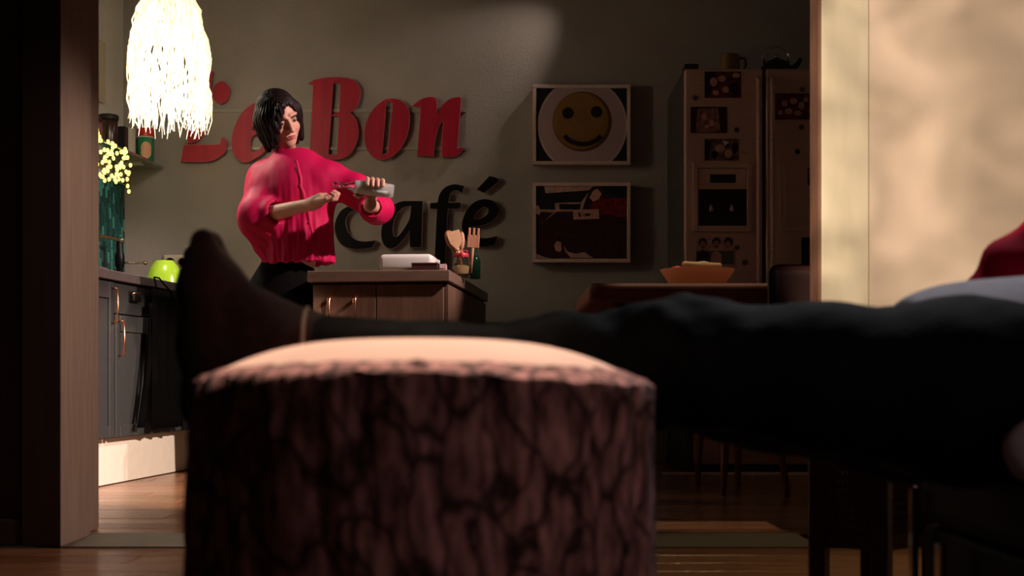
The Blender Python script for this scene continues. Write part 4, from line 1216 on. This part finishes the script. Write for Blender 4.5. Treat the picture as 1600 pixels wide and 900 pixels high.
# stool with splayed legs behind the table
s = thing('wooden_stool', 'brown stool with splayed tapering legs behind the dining table', 'stool', (.93, 5.32, 0))
obj('seat', box2((.73, 5.12, .44), (1.13, 5.52, .475), .03, 3), M['stool_wood'], s)
for (fx0, fy0, tx, ty) in ((.835, 5.06, .87, 5.18), (1.09, 5.06, 1.045, 5.18), (.80, 5.52, .81, 5.44), (.975, 5.52, .955, 5.44)):
    obj('leg', tube([(fx0, fy0, .001), ((fx0 + tx) / 2, (fy0 + ty) / 2, .22), (tx, ty, .44)], [.011, .019, .026], 10), M['stool_wood'], s, True)

# ------------------------------------------------------------------ cane side table, seen corner-on, low right
s = thing('cane_side_table', 'dark side table with pierced cane panels standing behind the black couch', 'table', (.77, 2.75, 0))
cc = np.array([.752, 2.58]); g1 = np.array([-.80, .60]); g2 = np.array([.80, .60]); Ls = .155; Lr = .19
def CB(a0, a1, dirv, z0, z1, th=.03, bev=.003):
    nv = np.array([dirv[1], -dirv[0]]) if dirv[0] > 0 else np.array([-dirv[1], dirv[0]])
    mid = cc + dirv * (a0 + a1) / 2 - nv * (th / 2) * 1.0
    return box((mid[0], mid[1], (z0 + z1) / 2), (a1 - a0, th, z1 - z0), bev, 0, 1, axes=[[dirv[0], dirv[1], 0], [-dirv[1], dirv[0], 0], [0, 0, 1]])
def post(p):
    return box((p[0], p[1], .22), (.036, .036, .438), .004, math.atan2(g1[1], g1[0]), 1)
corners = [cc + (g1 + g2) * .02, cc + g1 * Ls + g2 * .02 , cc + g2 * Lr + g1 * .02, cc + g1 * Ls + g2 * Lr]
for p in corners:
    obj('leg', post(p), M['cane_wood'], s)
for p, q in ((corners[0], corners[1]), (corners[0], corners[2]), (corners[1], corners[3]), (corners[2], corners[3])):
    d_ = (q - p) / np.linalg.norm(q - p); L_ = np.linalg.norm(q - p); a_ = math.atan2(d_[1], d_[0]); m_ = (p + q) / 2
    for z_ in (.125, .42):
        obj('rail', box((m_[0], m_[1], z_), (L_ - .037, .022, .03), .002, a_, 1), M['cane_wood'], s)
    V, F = [], []
    geos = []
    n_ = 9
    for i in range(n_):
        x_ = (i + .5) / n_ * (L_ - .04) - (L_ - .04) / 2
        geos.append(box((m_[0] + d_[0] * x_, m_[1] + d_[1] * x_, .2725), ((L_ - .04) / n_ * .5, .004, .265), 0, a_))
    for i in range(15):
        geos.append(box((m_[0], m_[1], .14 + .265 * (i + .5) / 15), (L_ - .038, .005, .265 / 15 * .5), 0, a_))
    o = obj('cane_panel', join(*geos), M['cane_wood'], s); o['kind'] = 'stuff'
mm_ = cc + g1 * Ls / 2 + g2 * Lr / 2 + (g1 + g2) * .01
obj('table_top', box((mm_[0], mm_[1], .449), (Ls + .06, Lr + .06, .022), .004, math.atan2(g1[1], g1[0]), 2), M['cane_wood'], s)

# ------------------------------------------------------------------ bark print pouf
PC = np.array([-.110, 1.58]); PR = .278
s = thing('pouf', 'round pouf covered in tree-bark print with a pale wood-print top', 'pouf', (PC[0], PC[1], 0))
def legline(x):      # axis of the calf that rests on the pouf: y and the height of its underside
    return 1.845, .418
NA = 160
def pouf_edge(x, y):      # the rim bulges up at the front and sags at the sides
    return .455 + .017 * np.exp(-((x - PC[0] + .01) / .17) ** 2) / (1 + np.exp((y - PC[1] - .05) / .04))
def pouf_z(x, y):
    r = np.hypot(x - PC[0], y - PC[1]) / PR
    e = pouf_edge(x, y)
    z = e + (.509 - e) * (1 - np.minimum(r / .96, 1.04) ** 3.0)
    w_ = 1 / (1 + np.exp(-(y - 1.745) / .018))
    return z * (1 - w_) + np.minimum(z, .408) * w_
V, F = [], []
R = np.random.default_rng(5)
ph = R.uniform(0, 6.28, 8)
ang = np.linspace(0, 2 * PI, NA, endpoint=False)
lump = sum(np.sin(ang * n_ + ph[i]) for i, n_ in enumerate((11, 17, 23, 29, 37, 5))) / 6
levels = np.linspace(0, 1, 34)
for i, f in enumerate(levels):
    z0 = .004 + f * .452
    for k_, a in enumerate(ang):
        sh_ = max(0, (f - .78) / .22); bulge = PR * (1.0 + .018 * math.sin(PI * min(1, f * 1.05))) - .034 * sh_ ** 2
        rr = bulge + .006 * (math.sin(a * 23 + 3 * math.sin(f * 5 + a * 2)) * .5 + math.sin(a * 41 + f * 9) * .3) + .006 * lump[k_] * (f > .8)
        x, y = PC[0] + rr * math.cos(a), PC[1] + rr * math.sin(a)
        lim_ = float(pouf_z(PC[0] + .93 * (x - PC[0]), PC[1] + .93 * (y - PC[1])))
        z0 += f ** 3 * (float(pouf_edge(x, y)) - .455)
        z = min(z0 + .007 * lump[k_] * max(0, f - .85) / .15, lim_ - .006) if f > .5 else z0
        V.append((x, y, z))
for i in range(len(levels) - 1):
    for k_ in range(NA):
        k2 = (k_ + 1) % NA
        F.append([i * NA + k_, i * NA + k2, (i + 1) * NA + k2, (i + 1) * NA + k_])
F.append(list(range(NA - 1, -1, -1)))
obj('bark_side', (V, F), M['bark'], s, True)
V, F = [], []
NR = 26
for i in range(NR):
    rr = PR * (.02 + .925 * (i / (NR - 1)))
    for k_, a in enumerate(ang):
        q = rr * (1 - .03 * (i == NR - 1)) + (.006 * lump[k_] if i > NR - 4 else 0)
        x, y = PC[0] + q * math.cos(a), PC[1] + q * math.sin(a)
        V.append((x, y, float(pouf_z(x, y)) - (.014 if i == NR - 1 else 0)))
for i in range(NR - 1):
    for k_ in range(NA):
        k2 = (k_ + 1) % NA
        F.append([i * NA + k_, (i + 1) * NA + k_, (i + 1) * NA + k2, i * NA + k2])
F.append([k_ for k_ in range(NA)])
obj('top_cushion', (V, F), M['pouf_top'], s, True, 'pale domed top')
VV, FF, nn = [], [], 0
for k_ in range(46):
    a = 2 * PI * k_ / 46 + R.uniform(-.03, .03)
    p = (PC[0] + (PR - .024) * math.cos(a), PC[1] + (PR - .024) * math.sin(a))
    z_ = min(float(pouf_edge(*p)) + .004, float(pouf_z(PC[0] + .96 * (p[0] - PC[0]), PC[1] + .96 * (p[1] - PC[1])))) - .006
    g = ball((p[0], p[1], z_), (.021 * R.uniform(.6, 1.25), .016, .008 * R.uniform(.5, 1.5)), 8, 6)
    VV.append(g[0]); FF += [[q + nn for q in f] for f in g[1]]; nn += len(g[0])
o = obj('ruched_rim', (np.vstack(VV), FF), M['bark'], s, True); o['kind'] = 'stuff'

# ------------------------------------------------------------------ couch and cushion
s = thing('couch', 'black leather couch with chrome legs under the lying person', 'sofa', (1.4, 1.95, 0))
obj('seat_cushion', box2((.735, 1.62, .20), (2.1, 2.32, .325), .03, 4), M['couch'], s)
obj('seat_frame', box2((.745, 1.63, .07), (2.1, 2.32, .198), .01, 2), M['couch'], s)
obj('backrest', box2((.95, 2.33, .07), (2.1, 2.52, .52), .04, 4), M['couch'], s)
for x_, y_, h_ in ((.718, 2.29, .27), (.706, 2.11, .19), (2.0, 1.66, .068), (2.0, 2.28, .068)):
    obj('leg', box2((x_ - .006, y_ - .014, 0), (x_ + .006, y_ + .014, h_), .003, 1), M['chrome'], s, label='chrome leg')
    obj('leg_bracket', box2((x_ + .004, y_ - .014, .075 if h_ > .1 else .05), (x_ + .035, y_ + .014, .10 if h_ > .1 else .069), .001, 1), M['chrome'], s)

f_ = Field(ax(.66, 1.30, .008), ax(2.05, 2.327, .008), ax(.325, .80, .008))
f_.ell((.99, 2.205, .535), (.215, .085, .235), k=.03)
f_.ell((.90, 2.20, .47), (.125, .08, .165), k=.05)
V, Q = f_.mesh(); N = vnormals(V, Q)
V = V + N * (.022 * waves(V, 3, 4.5, 7) + .012 * waves(V, 9, 9, 6))[:, None]
V[:, 2] = np.maximum(V[:, 2], .328)
o = obj('red_cushion', (V, Q), M['red_cushion'], None, True)
tag(o, 'crumpled crimson cushion propped up behind the lying person', 'cushion')

f_ = Field(ax(.60, .98, .007), ax(1.58, 1.76, .007), ax(.32, .46, .007))
f_.ell((.79, 1.675, .372), (.148, .042, .058), k=.02).ell((.79, 1.68, .345), (.13, .045, .035), k=.03)
V, Q = f_.mesh(); N = vnormals(V, Q); V = V + N * (.003 * waves(V, 6, 8, 6))[:, None]
V[:, 2] = np.maximum(V[:, 2], .3275)
o = obj('grey_cushion', (V, Q), M['shirt'], None, True)
tag(o, 'small pale grey cushion at the near edge of the black couch', 'cushion')

# ------------------------------------------------------------------ person lying on the couch
m = thing('person', 'person lying on the couch in black jeans and grey shirt, feet up on the pouf', 'person', (.9, 1.9, .33))
def L(u, v, d=1.845): return U(u, v, d)
legs = []
for (dd, dv) in ((0, 0), (.155, 2)):
    d = 1.845 + dd
    sc = 1.845 / d
    def Q_(u, v): return U(u, v + dv, 1.845) + np.array([-.05 if dd else 0, dd, -.004 if dd else 0])
    legs.append(dict(ank=Q_(462, 540), calf=Q_(655, 562), low=Q_(880, 570), knee=Q_(1062, 565), thigh=Q_(1290, 591), hip=Q_(1500, 612),
                     toe=Q_(323, 380), ball=Q_(330, 432), arch=Q_(334, 530), heel=Q_(342, 628), inst=Q_(353, 446), inst2=Q_(402, 506), core=Q_(385, 565)))
# the body itself (one continuous surface, mostly under clothes)
xs = ax(-.52, 1.72, .012); ys = ax(1.55, 2.25, .010); zs = ax(.28, .95, .010)
f_ = Field(xs, ys, zs)
PB = dict(pel=np.array([.74, 1.92, .455]), bel=np.array([.86, 1.93, .475]), che=np.array([1.08, 1.94, .52]), nk=np.array([1.30, 1.95, .60]), hd=np.array([1.43, 1.96, .67]))
for g in legs:
    f_.cap(g['hip'], g['knee'], .085, .060).cap(g['knee'], g['low'], .055, .045).cap(g['low'], g['calf'], .048, .038).cap(g['calf'], g['ank'], .036, .034)
    f_.cap(g['ank'], g['heel'], .034, .026).cap(g['heel'], g['ball'], .024, .024).cap(g['ball'], g['toe'], .022, .014).cap(g['inst'], g['inst2'], .018, .026).cap(g['inst2'], g['ank'], .026, .032)
f_.ell(PB['pel'], (.15, .17, .105), k=.05).ell(PB['bel'], (.17, .155, .105), k=.06).ell(PB['che'], (.20, .175, .125), k=.06)
f_.cap(PB['che'] + [.16, 0, .05], PB['nk'], .07, .055, k=.05).cap(PB['nk'], PB['hd'], .052, .055, k=.03).ell(PB['hd'] + [.02, 0, .02], (.11, .078, .10), k=.03)
f_.ell(PB['hd'] + [-.01, 0, .105], (.016, .012, .022), k=.02)
arms = []
for sg in (-1, 1):
    sh = PB['che'] + np.array([.14, sg * .165, .04]); el_ = np.array([.80, 1.92 + sg * .27, .385 if sg < 0 else .42]); wr = np.array([.94, 1.93 + sg * .085, .628])
    if sg < 0: el_ = np.array([.97, 1.70, .455])
    arms.append((sh, el_, wr))
    f_.cap(sh, el_, .045, .034, k=.03).cap(el_, wr, .035, .025, k=.02)
    hp = wr + np.array([-.05, -sg * .035, .006]); f_.cap(wr, hp, .022, .028, k=.02)
    for q in range(4):
        a = hp + np.array([-.012 + .018 * q - .02, -sg * .02, .004]); b_ = a + np.array([-.012, -sg * .035, .004]); c_ = b_ + np.array([0, -sg * .028, -.012])
        f_.cap(a, b_, .0095, .009, k=.006).cap(b_, c_, .009, .0075, k=.004)
    f_.cap(hp + [.01, 0, .01], hp + [-.03, sg * .02, .02], .011, .009, k=.008)
V, Q = f_.mesh(); V = smooth_mesh(V, Q, 1)
obj('body', (V, Q), M['skin'], m, True)
# jeans
f_ = Field(ax(-.34, 1.06, .007), ax(1.66, 2.16, .007), ax(.29, .68, .007))
for g in legs:
    cu = g['ank'] + (g['calf'] - g['ank']) * .02
    f_.cap(cu, g['calf'], .051, .050, k=.02).cap(g['calf'], g['low'], .050, .062, k=.03).cap(g['low'], g['knee'], .066, .084, k=.05).cap(g['knee'], g['thigh'], .086, .099, k=.05).cap(g['thigh'], g['hip'], .099, .125, k=.05)
f_.ell(PB['pel'], (.17, .19, .125), k=.05)
f_.cap(legs[0]['hip'], (1.1, 1.88, .44), .125, .115, k=.05).cap(legs[1]['hip'], (1.1, 1.96, .44), .125, .115, k=.05)
f_.plane_cut(legs[0]['ank'] + [.0, 0, 0], (-1, 0, 0)).plane_cut((1.02, 0, 0), (1, 0, 0))
V, Q = f_.mesh(); N = vnormals(V, Q)
kn = legs[0]['knee'][0]
wr_ = np.exp(-((V[:, 0] - kn + .02) / .14) ** 2) + .35 + .7 * np.exp(-((V[:, 0] + .1) / .1) ** 2)
dsp = .0060 * waves(V, 21, 9, 7, (2.5, 1, 1)) * wr_ + .003 * waves(V, 5, 18, 6, (2, 1, 1)) * wr_
top_ = (N[:, 2] > 0)
V = V + N * dsp[:, None]
o = obj('trousers', (V, Q), M['jeans'], m, True, 'black jeans')
for g in legs:
    a = g['ank']
    hh = obj('hem', tube([(a[0] + .018, a[1] + .054 * math.cos(t), a[2] + .054 * math.sin(t)) for t in np.linspace(0, 2 * PI, 29)], .0035, 6, False), M['seam'], o, True, 'stitched hem')
# socks
for g in legs:
    a = g['ank']; yy = a[1]
    f_ = Field(ax(a[0] - .24, a[0] + .07, .005), ax(yy - .085, yy + .085, .005), ax(.34, .72, .005))
    f_.cap(a + [.03, 0, .0], a, .043, .044, k=.02).cap(a, g['heel'], .044, .036, k=.03)
    for e in (-.016, .016):
        y_ = np.array([0, e, 0])
        f_.cap(g['heel'] + y_ * .6, g['arch'] + y_, .034, .030, k=.03).cap(g['arch'] + y_, g['ball'] + y_ * 1.3, .031, .032, k=.03)
        f_.cap(g['ball'] + y_ * 1.4, g['toe'] + y_ * 1.2, .030, .019, k=.02)
    f_.cap(g['inst'], g['inst2'], .024, .043, k=.025).cap(g['inst2'], a, .043, .047, k=.025).cap(g['arch'], g['core'], .032, .045, k=.03)
    f_.cap(g['ball'], g['inst'], .026, .024, k=.02)
    V, Q = f_.mesh(); N = vnormals(V, Q)
    V = V + N * (.0016 * waves(V, 2, 22, 6))[:, None]
    obj('sock', (V, Q), M['sock'], m, True, 'dark plum sock')
# shirt
f_ = Field(ax(.56, 1.40, .009), ax(1.56, 2.26, .009), ax(.32, .80, .009))
f_.ell(PB['pel'] + [-.042, 0, .0], (.20, .19, .150), k=.04).ell(PB['bel'], (.20, .185, .145), k=.06).ell(PB['che'], (.225, .20, .150), k=.06)
for sh, e_, w_ in arms:
    f_.cap(sh, e_, .062, .055, k=.04).cap(e_, e_ + (w_ - e_) * .82, .055, .042, k=.03)
f_.plane_cut((.585, 0, 0), (-1, 0, 0)).plane_cut((1.31, 0, 0), (1, 0, 0)).plane_cut((.60, 0, .505), (-.37, 0, -1))
V, Q = f_.mesh(); N = vnormals(V, Q)
V = V + N * (.006 * waves(V, 33, 6, 7, (1, 2, 1)))[:, None]
V[:, 2] = np.maximum(V[:, 2], .327)
obj('shirt', (V, Q), M['shirt'], m, True, 'pale grey long-sleeved shirt')
f_ = Field(ax(1.32, 1.62, .007), ax(1.84, 2.08, .007), ax(.58, .83, .007))
f_.ell(PB['hd'] + [.035, 0, .015], (.112, .087, .108), k=.02).ell(PB['hd'] + [-.06, 0, .10], (.10, .075, .09), k=.02, cut=True)
V, Q = f_.mesh(); obj('hair', (V, Q), M['hair'], m, True, 'short dark hair')

# ------------------------------------------------------------------ standing person pouring from a bottle
WD = 5.70
def W(u, v, dd=0.0): return U(u, v, WD + dd)
p = thing('person', 'person in a loose magenta-red blouse standing by the kitchen island, pouring from a bottle', 'person', (-1.0, 5.72, 0))
shR, shL = W(412, 280, .03), W(517, 280, -.02)
elR, wrR, paR = W(405, 338, -.06), W(487, 319, -.245), W(506, 313, -.29)
elL = W(592, 326, -.03)
# bottle
mouth_, base_ = W(520.5, 287.5, -.29), W(615.5, 299, -.29)
bax = mouth_ - base_; BL = np.linalg.norm(bax); bax /= BL
bfr = np.array([0, -1.0, 0]); bfr -= bax * bfr.dot(bax); bfr /= np.linalg.norm(bfr)   # towards the camera
bup = np.cross(bax, bfr); bup *= np.sign(bup[2])
def BP(s_, ang_, r_): # along the bottle from its base; angle 0 front, 90 top, 180 back
    a = math.radians(ang_)
    return base_ + bax * s_ + (bfr * math.cos(a) + bup * math.sin(a)) * r_
BR = .0295
wrL = BP(.105, 205, BR + .030) + np.array([0, .01, -.04])
paL = BP(.100, 165, BR + .020)
xs = axv([(-1.32, -1.12, .006), (-1.12, -.50, .003)]); ys = axv([(5.28, 5.55, .003), (5.55, 5.98, .006)]); zs = axv([(0, .95, .010), (.95, 1.20, .005), (1.20, 1.80, .003)])
f_ = Field(xs, ys, zs)
pel = W(444, 462, .02)
kneeR, kneeL = np.array([pel[0] - .085, 5.70, .50]), np.array([pel[0] + .075, 5.74, .50])
ankR, ankL = np.array([pel[0] - .09, 5.73, .085]), np.array([pel[0] + .08, 5.77, .085])
f_.ell(pel, (.135, .105, .13), k=.05).ell(W(455, 395, .01), (.115, .085, .14), k=.06).ell(W(464, 315, 0), (.150, .100, .18), k=.06)
f_.cap(shR, shL, .050, .050, k=.06)
for kn_, an_, sx in ((kneeR, ankR, -.075), (kneeL, ankL, .07)):
    f_.cap(pel + [sx, 0, -.08], kn_, .078, .052, k=.05).cap(kn_, an_, .048, .034, k=.04).cap(an_, an_ + [0, -.13, -.05], .034, .026, k=.02)
# head frame
hf = np.array([.60, -.72, -.36]); hf /= np.linalg.norm(hf)
hu = np.array([-.42, .02, .92]); hu -= hf * hu.dot(hf); hu /= np.linalg.norm(hu)
hs = np.cross(hf, hu); hs /= np.linalg.norm(hs)          # towards the person's own right hand side... +hs
HR = np.stack([hs, hf, hu])
hc = W(437, 186, -.03)
def H(a, b_, c_): return hc + hs * a + hf * b_ + hu * c_
nb = W(450, 250, .02)
f_.cap(nb + [0, .02, -.03], H(0, -.02, -.06), .055, .048, k=.03)
f_.ell(H(0, -.008, .018), (.074, .093, .098), HR, k=.01)
f_.ell(H(0, .030, -.050), (.058, .058, .066), HR, k=.03)
f_.ell(H(0, .062, -.093), (.022, .020, .018), HR, k=.025)       # chin
for e in (-1, 1):
    f_.ell(H(e * .034, .058, -.030), (.026, .022, .022), HR, k=.02)   # cheek
    f_.cap(H(e * .014, .087, .030), H(e * .050, .070, .030), .0075, .006, k=.012)   # brow ridge
    f_.ell(H(e * .031, .094, .008), (.017, .012, .011), HR, k=.012, cut=True)       # eye socket
    f_.ell(H(e * .031, .074, .008), (.0145, .0125, .0125), HR, k=.004)
    f_.ell(H(e * .075, -.005, -.005), (.008, .018, .030), HR, k=.008)               # ear
f_.cap(H(0, .087, .018), H(0, .110, -.028), .0075, .0115, k=.012)
for e in (-1, 1): f_.ell(H(e * .011, .099, -.031), (.009, .010, .008), HR, k=.008)
f_.ell(H(0, .085, -.060), (.026, .012, .011), HR, k=.012)
f_.cap(H(-.02, .0985, -.0585), H(.02, .0985, -.0585), .0018, .0018, k=.004, cut=True)
# arms
f_.cap(shR, elR, .044, .036, k=.04).cap(elR, wrR, .038, .0255, k=.02)
f_.cap(shL, elL, .044, .036, k=.04).cap(elL, wrL, .036, .0255, k=.02)
# right hand: cupped, held under the mouth of the bottle
hd_ = (paR - wrR) / np.linalg.norm(paR - wrR)
f_.cap(wrR, wrR + hd_ * .03, .0235, .026, k=.02)
for q in range(4):
    off_ = np.array([0, -.036 + .021 * q, .004 * q])
    kn1 = paR + off_ + hd_ * .022 + np.array([0, 0, -.004])
    f_.cap(wrR + hd_ * .015 + off_ * .5, kn1, .018, .0125, k=.018)
    le = (1.0, 1.08, 1.0, .82)[3 - q]
    p2 = kn1 + np.array([.033, -.004, -.003]) * le; p3 = p2 + np.array([.010, -.002, .020]) * le; p4 = p3 + np.array([-.016, 0, .011]) * le
    f_.cap(kn1, p2, .0095, .0088, k=.006).cap(p2, p3, .0088, .0080, k=.003).cap(p3, p4, .0080, .0068, k=.003)
th0 = wrR + hd_ * .02 + np.array([0, -.024, .014]); th1 = th0 + np.array([.026, -.010, .014]); th2 = th1 + np.array([.026, .004, .004])
f_.cap(th0, th1, .0135, .0105, k=.01).cap(th1, th2, .0105, .0078, k=.004)
# left hand: palm behind the bottle, four fingers over its top, thumb underneath
f_.cap(wrL, paL, .024, .022, k=.02)
for q in range(4):
    s_ = .060 + .0215 * q
    le = (.86, 1.0, 1.06, .98)[q]
    rr = BR + .0088
    sl_ = -.006
    kn1 = BP(s_, 152, rr + .008)
    f_.cap(BP(.10 + (s_ - .10) * .7, 185, rr + .012), kn1, .016, .0115, k=.016)
    p2 = BP(s_ + sl_, 98, rr + .003); p3 = BP(s_ + 2 * sl_, 52 - 6 * (le - 1) * 10, rr); p4 = BP(s_ + 2.6 * sl_, 14 - 40 * (le - 1), rr - .001)
    f_.cap(kn1, p2, .0100, .0092, k=.005).cap(p2, p3, .0092, .0085, k=.003).cap(p3, p4, .0085, .0072, k=.003)
f_.cap(BP(.135, 200, BR + .016), BP(.150, 240, BR + .011), .0135, .011, k=.01).cap(BP(.150, 240, BR + .011), BP(.160, 290, BR + .0095), .011, .0085, k=.004)
V, Q = f_.mesh(); V = smooth_mesh(V, Q, 1, .4)
obj('body', (V, Q), M['skin'], p, True)
for e in (-1, 1):
    c_ = H(e * .031, .0765, .008)
    ey = obj('eye', ball(c_, .0115, 14, 10), M['eye_white'], p, True, 'eye')
    obj('iris', ball(c_ + hf * .0075 - hu * .003, .0058, 10, 8), M['eye'], ey, True)
    obj('eyebrow', tube([H(e * .012, .0925, .022), H(e * .030, .0890, .026), H(e * .048, .076, .022)], [.003, .0036, .0018], 6), M['brow'], p, True)
obj('lips', join(tube([H(-.022, .0885, -.0585), H(-.008, .0975, -.0555), H(0, .0975, -.0565), H(.008, .0975, -.0555), H(.022, .0885, -.0585)], [.0015, .0038, .003, .0038, .0015], 6),
                 tube([H(-.020, .0885, -.060), H(0, .0965, -.0645), H(.020, .0885, -.060)], [.0015, .0048, .0015], 6)), M['lip'], p, True, 'reddish lips')
# hair: dark chin-length bob, side parting
f_ = Field(ax(hc[0] - .17, hc[0] + .17, .004), ax(hc[1] - .17, hc[1] + .17, .004), ax(hc[2] - .22, hc[2] + .17, .004))
f_.ell(H(0, -.016, .022), (.092, .108, .110), HR, k=.01)
f_.ell(H(0, -.050, -.045), (.090, .075, .105), HR, k=.04)
for e in (-1, 1):
    f_.cap(H(e * .074, .020, .030), H(e * .072, .030, -.095), .026, .016, k=.03)
    f_.cap(H(e * .070, -.03, .0), H(e * .066, -.02, -.125), .036, .016, k=.03)
f_.ell(H(0, .108, -.035), (.056, .060, .086), HR, k=.012, cut=True)
f_.ell(H(-.018, .120, .040), (.038, .060, .056), HR, k=.012, cut=True)
f_.cap(H(.026, .086, .085), H(.060, .078, .0), .016, .018, k=.02).cap(H(.060, .078, .0), H(.068, .062, -.095), .018, .012, k=.02)
f_.cap(H(0, -.01, -.07), H(0, .02, -.25), .062, .062, k=.01, cut=True)
V, Q = f_.mesh(); N = vnormals(V, Q)
Lc = (V - hc) @ HR.T
an_ = np.arctan2(Lc[:, 1], Lc[:, 0])
V = V + N * (.0022 * np.sin(an_ * 34 + 6 * Lc[:, 2] * 10) + .0014 * np.sin(an_ * 71 + 3))[:, None]
obj('hair', (V, Q), M['hair'], p, True, 'dark chin-length bob')
# blouse
f_ = Field(ax(-1.34, -.52, .006), ax(5.34, 5.98, .007), ax(.90, 1.52, .006))
f_.cap(W(463, 285, 0), W(468, 405, .0), .158, .156, k=.05, sq=.74)
f_.ell(W(466, 300, 0), (.168, .118, .13), k=.06)
f_.cap(shR + [.01, 0, 0], shL, .060, .060, k=.06)
f_.cap(shR, elR + [-.005, 0, 0], .070, .085, k=.06).cap(elR + [.0, .0, -.01], W(414, 382, .0), .082, .055, k=.06)
f_.cap(elR, elR + (wrR - elR) * .22, .075, .058, k=.03)
f_.cap(shL, W(560, 300, -.03), .070, .066, k=.05).cap(W(560, 300, -.03), elL, .066, .064, k=.05)
f_.cap(elL + [0, 0, -.005], elL + (wrL - elL) * .62 + [-.012, 0, -.012], .064, .056, k=.03)
f_.cap(nb + [0, .01, -.04], nb + [-.004, -.005, .022], .066, .056, k=.03)
f_.plane_cut(W(466, 413, 0), (.04, 0, -1))
ce = elR + (wrR - elR) * .30; cd = (wrR - elR) / np.linalg.norm(wrR - elR)
f_.cap(ce - cd * .01, ce + cd * .1, .044, .052, k=.005, cut=True)
ce2 = elL + (wrL - elL) * .86; cd2 = (wrL - elL) / np.linalg.norm(wrL - elL)
f_.cap(ce2 - cd2 * .02, ce2 + cd2 * .12, .040, .050, k=.005, cut=True)
f_.cap(W(452, 236, .0), W(458, 180, 0), .046, .052, k=.008, cut=True)
f_.ell(W(466, 420, 0), (.145, .10, .05), k=.01, cut=True)
V, Q = f_.mesh(); N = vnormals(V, Q)
zrel = np.clip((1.40 - V[:, 2]) / .45, 0, 1)
ang_ = np.arctan2(V[:, 1] - 5.70, V[:, 0] - W(466, 300)[0])
fold = .0045 * zrel * np.sin(ang_ * 13 + 2.5 * np.sin(V[:, 2] * 9)) + .0018 * zrel * np.sin(ang_ * 31 + V[:, 2] * 12)
fold += .0060 * waves(V, 12, 6, 6, (2, 1, .8)) + .0020 * waves(V, 4, 20, 6)
fold *= np.clip((1.44 - V[:, 2]) / .04, .15, 1)
V = V + N * fold[:, None]
VB = V
bl = obj('blouse', (V, Q), M['blouse'], p, True, 'magenta-red blouse')
def surf(u, v):
    """nearest blouse surface point in front, at the column and row of the photo"""
    tgt = U(u, v, 5.58)
    d2 = ((VB[:, 0] - tgt[0]) ** 2 + (VB[:, 2] - tgt[2]) ** 2) - .0 * VB[:, 1]
    c_ = np.where(d2 < .012 ** 2)[0]
    if len(c_) == 0: return tgt
    return VB[c_[np.argmin(VB[c_, 1])]]
pl = []
for i in range(12):
    t = i / 11
    pl.append(surf(462 + 38 * t, 246 + 158 * t) + np.array([0, -.0015, 0]))
plc = []
for i, q in enumerate(pl):
    plc += [q + np.array([-.010, 0, 0]), q + np.array([.010, 0, 0])]
PV = np.array(plc + [q + np.array([0, .006, 0]) for q in plc]); n2 = len(plc)
PF = [[2 * i, 2 * i + 2, 2 * i + 3, 2 * i + 1] for i in range(11)] + [[n2 + 2 * i, n2 + 2 * i + 1, n2 + 2 * i + 3, n2 + 2 * i + 2] for i in range(11)]
PF += [[2 * i, n2 + 2 * i, n2 + 2 * i + 2, 2 * i + 2] for i in range(11)] + [[2 * i + 1, 2 * i + 3, n2 + 2 * i + 3, n2 + 2 * i + 1] for i in range(11)]
obj('placket', (PV, PF), M['blouse'], bl, True)
for i in (1, 3, 5, 7, 9):
    obj('button', ball(pl[i] + np.array([0, -.002, 0]), (.0055, .003, .0055), 10, 6), M['blouse_dark'], bl, True)
obj('collar', tube([nb + np.array([-.004 + .050 * math.cos(t), -.003 + .048 * math.sin(t), .030 - .010 * math.sin(t + PI) * 1]) for t in np.linspace(0, 2 * PI, 33)], .011, 8, False), M['blouse'], bl, True)
# trousers and shoes
f_ = Field(ax(-1.30, -.76, .008), ax(5.54, 5.92, .008), ax(.05, 1.02, .010))
f_.ell(pel, (.165, .125, .15), k=.05).cap(pel + [0, 0, .04], W(452, 402, .01), .12, .11, k=.05, sq=.8)
for kn_, an_, sx in ((kneeR, ankR, -.075), (kneeL, ankL, .07)):
    f_.cap(pel + [sx, 0, -.08], kn_, .096, .072, k=.04).cap(kn_, an_ + [0, 0, .0], .072, .062, k=.03)
f_.plane_cut((0, 0, .07), (0, 0, -1))
V, Q = f_.mesh(); N = vnormals(V, Q); V = V + N * (.004 * waves(V, 8, 7, 6))[:, None]
V[:, 0] = np.minimum(V[:, 0], -.80 - .0)
obj('trousers', (V, Q), M['trouser_black'], p, True, 'black trousers')
for an_ in (ankR, ankL):
    f_ = Field(ax(an_[0] - .07, an_[0] + .07, .006), ax(an_[1] - .24, an_[1] + .09, .006), ax(.0, .14, .006))
    f_.cap(an_ + [0, .02, -.045], an_ + [0, -.15, -.055], .040, .034, k=.02).cap(an_ + [0, .01, -.03], an_ + [0, .01, .02], .040, .040, k=.02)
    f_.plane_cut((0, 0, .004), (0, 0, -1))
    V, Q = f_.mesh(); obj('shoe', (V, Q), M['shoe'], p, True, 'black shoe')
# bottle in the hand
s = thing('bottle', 'clear glass bottle of cloudy drink tilted in the standing person\'s hand', 'bottle', tuple(base_))
obj('glass', lathe(base_, [(.024, 0), (.0285, .004), (.0295, .012), (.0295, .150), (.026, .168), (.016, .186), (.0115, .198), (.0105, .232), (.0135, .234), (.0135, .246), (.0105, BL - .001), (.008, BL)], 28, tuple(bax)), M['clear_glass'], s, True)
obj('drink', lathe(base_ + bax * .006, [(.021, 0), (.0262, .006), (.0262, .143), (.023, .158)], 24, tuple(bax)), M['milky'], s, True, 'cloudy pale drink')
obj('neck_ring', lathe(base_ + bax * .222, [(.0112, 0), (.0135, .002), (.0135, .006), (.0112, .008)], 20, tuple(bax)), M['chrome'], s, True)
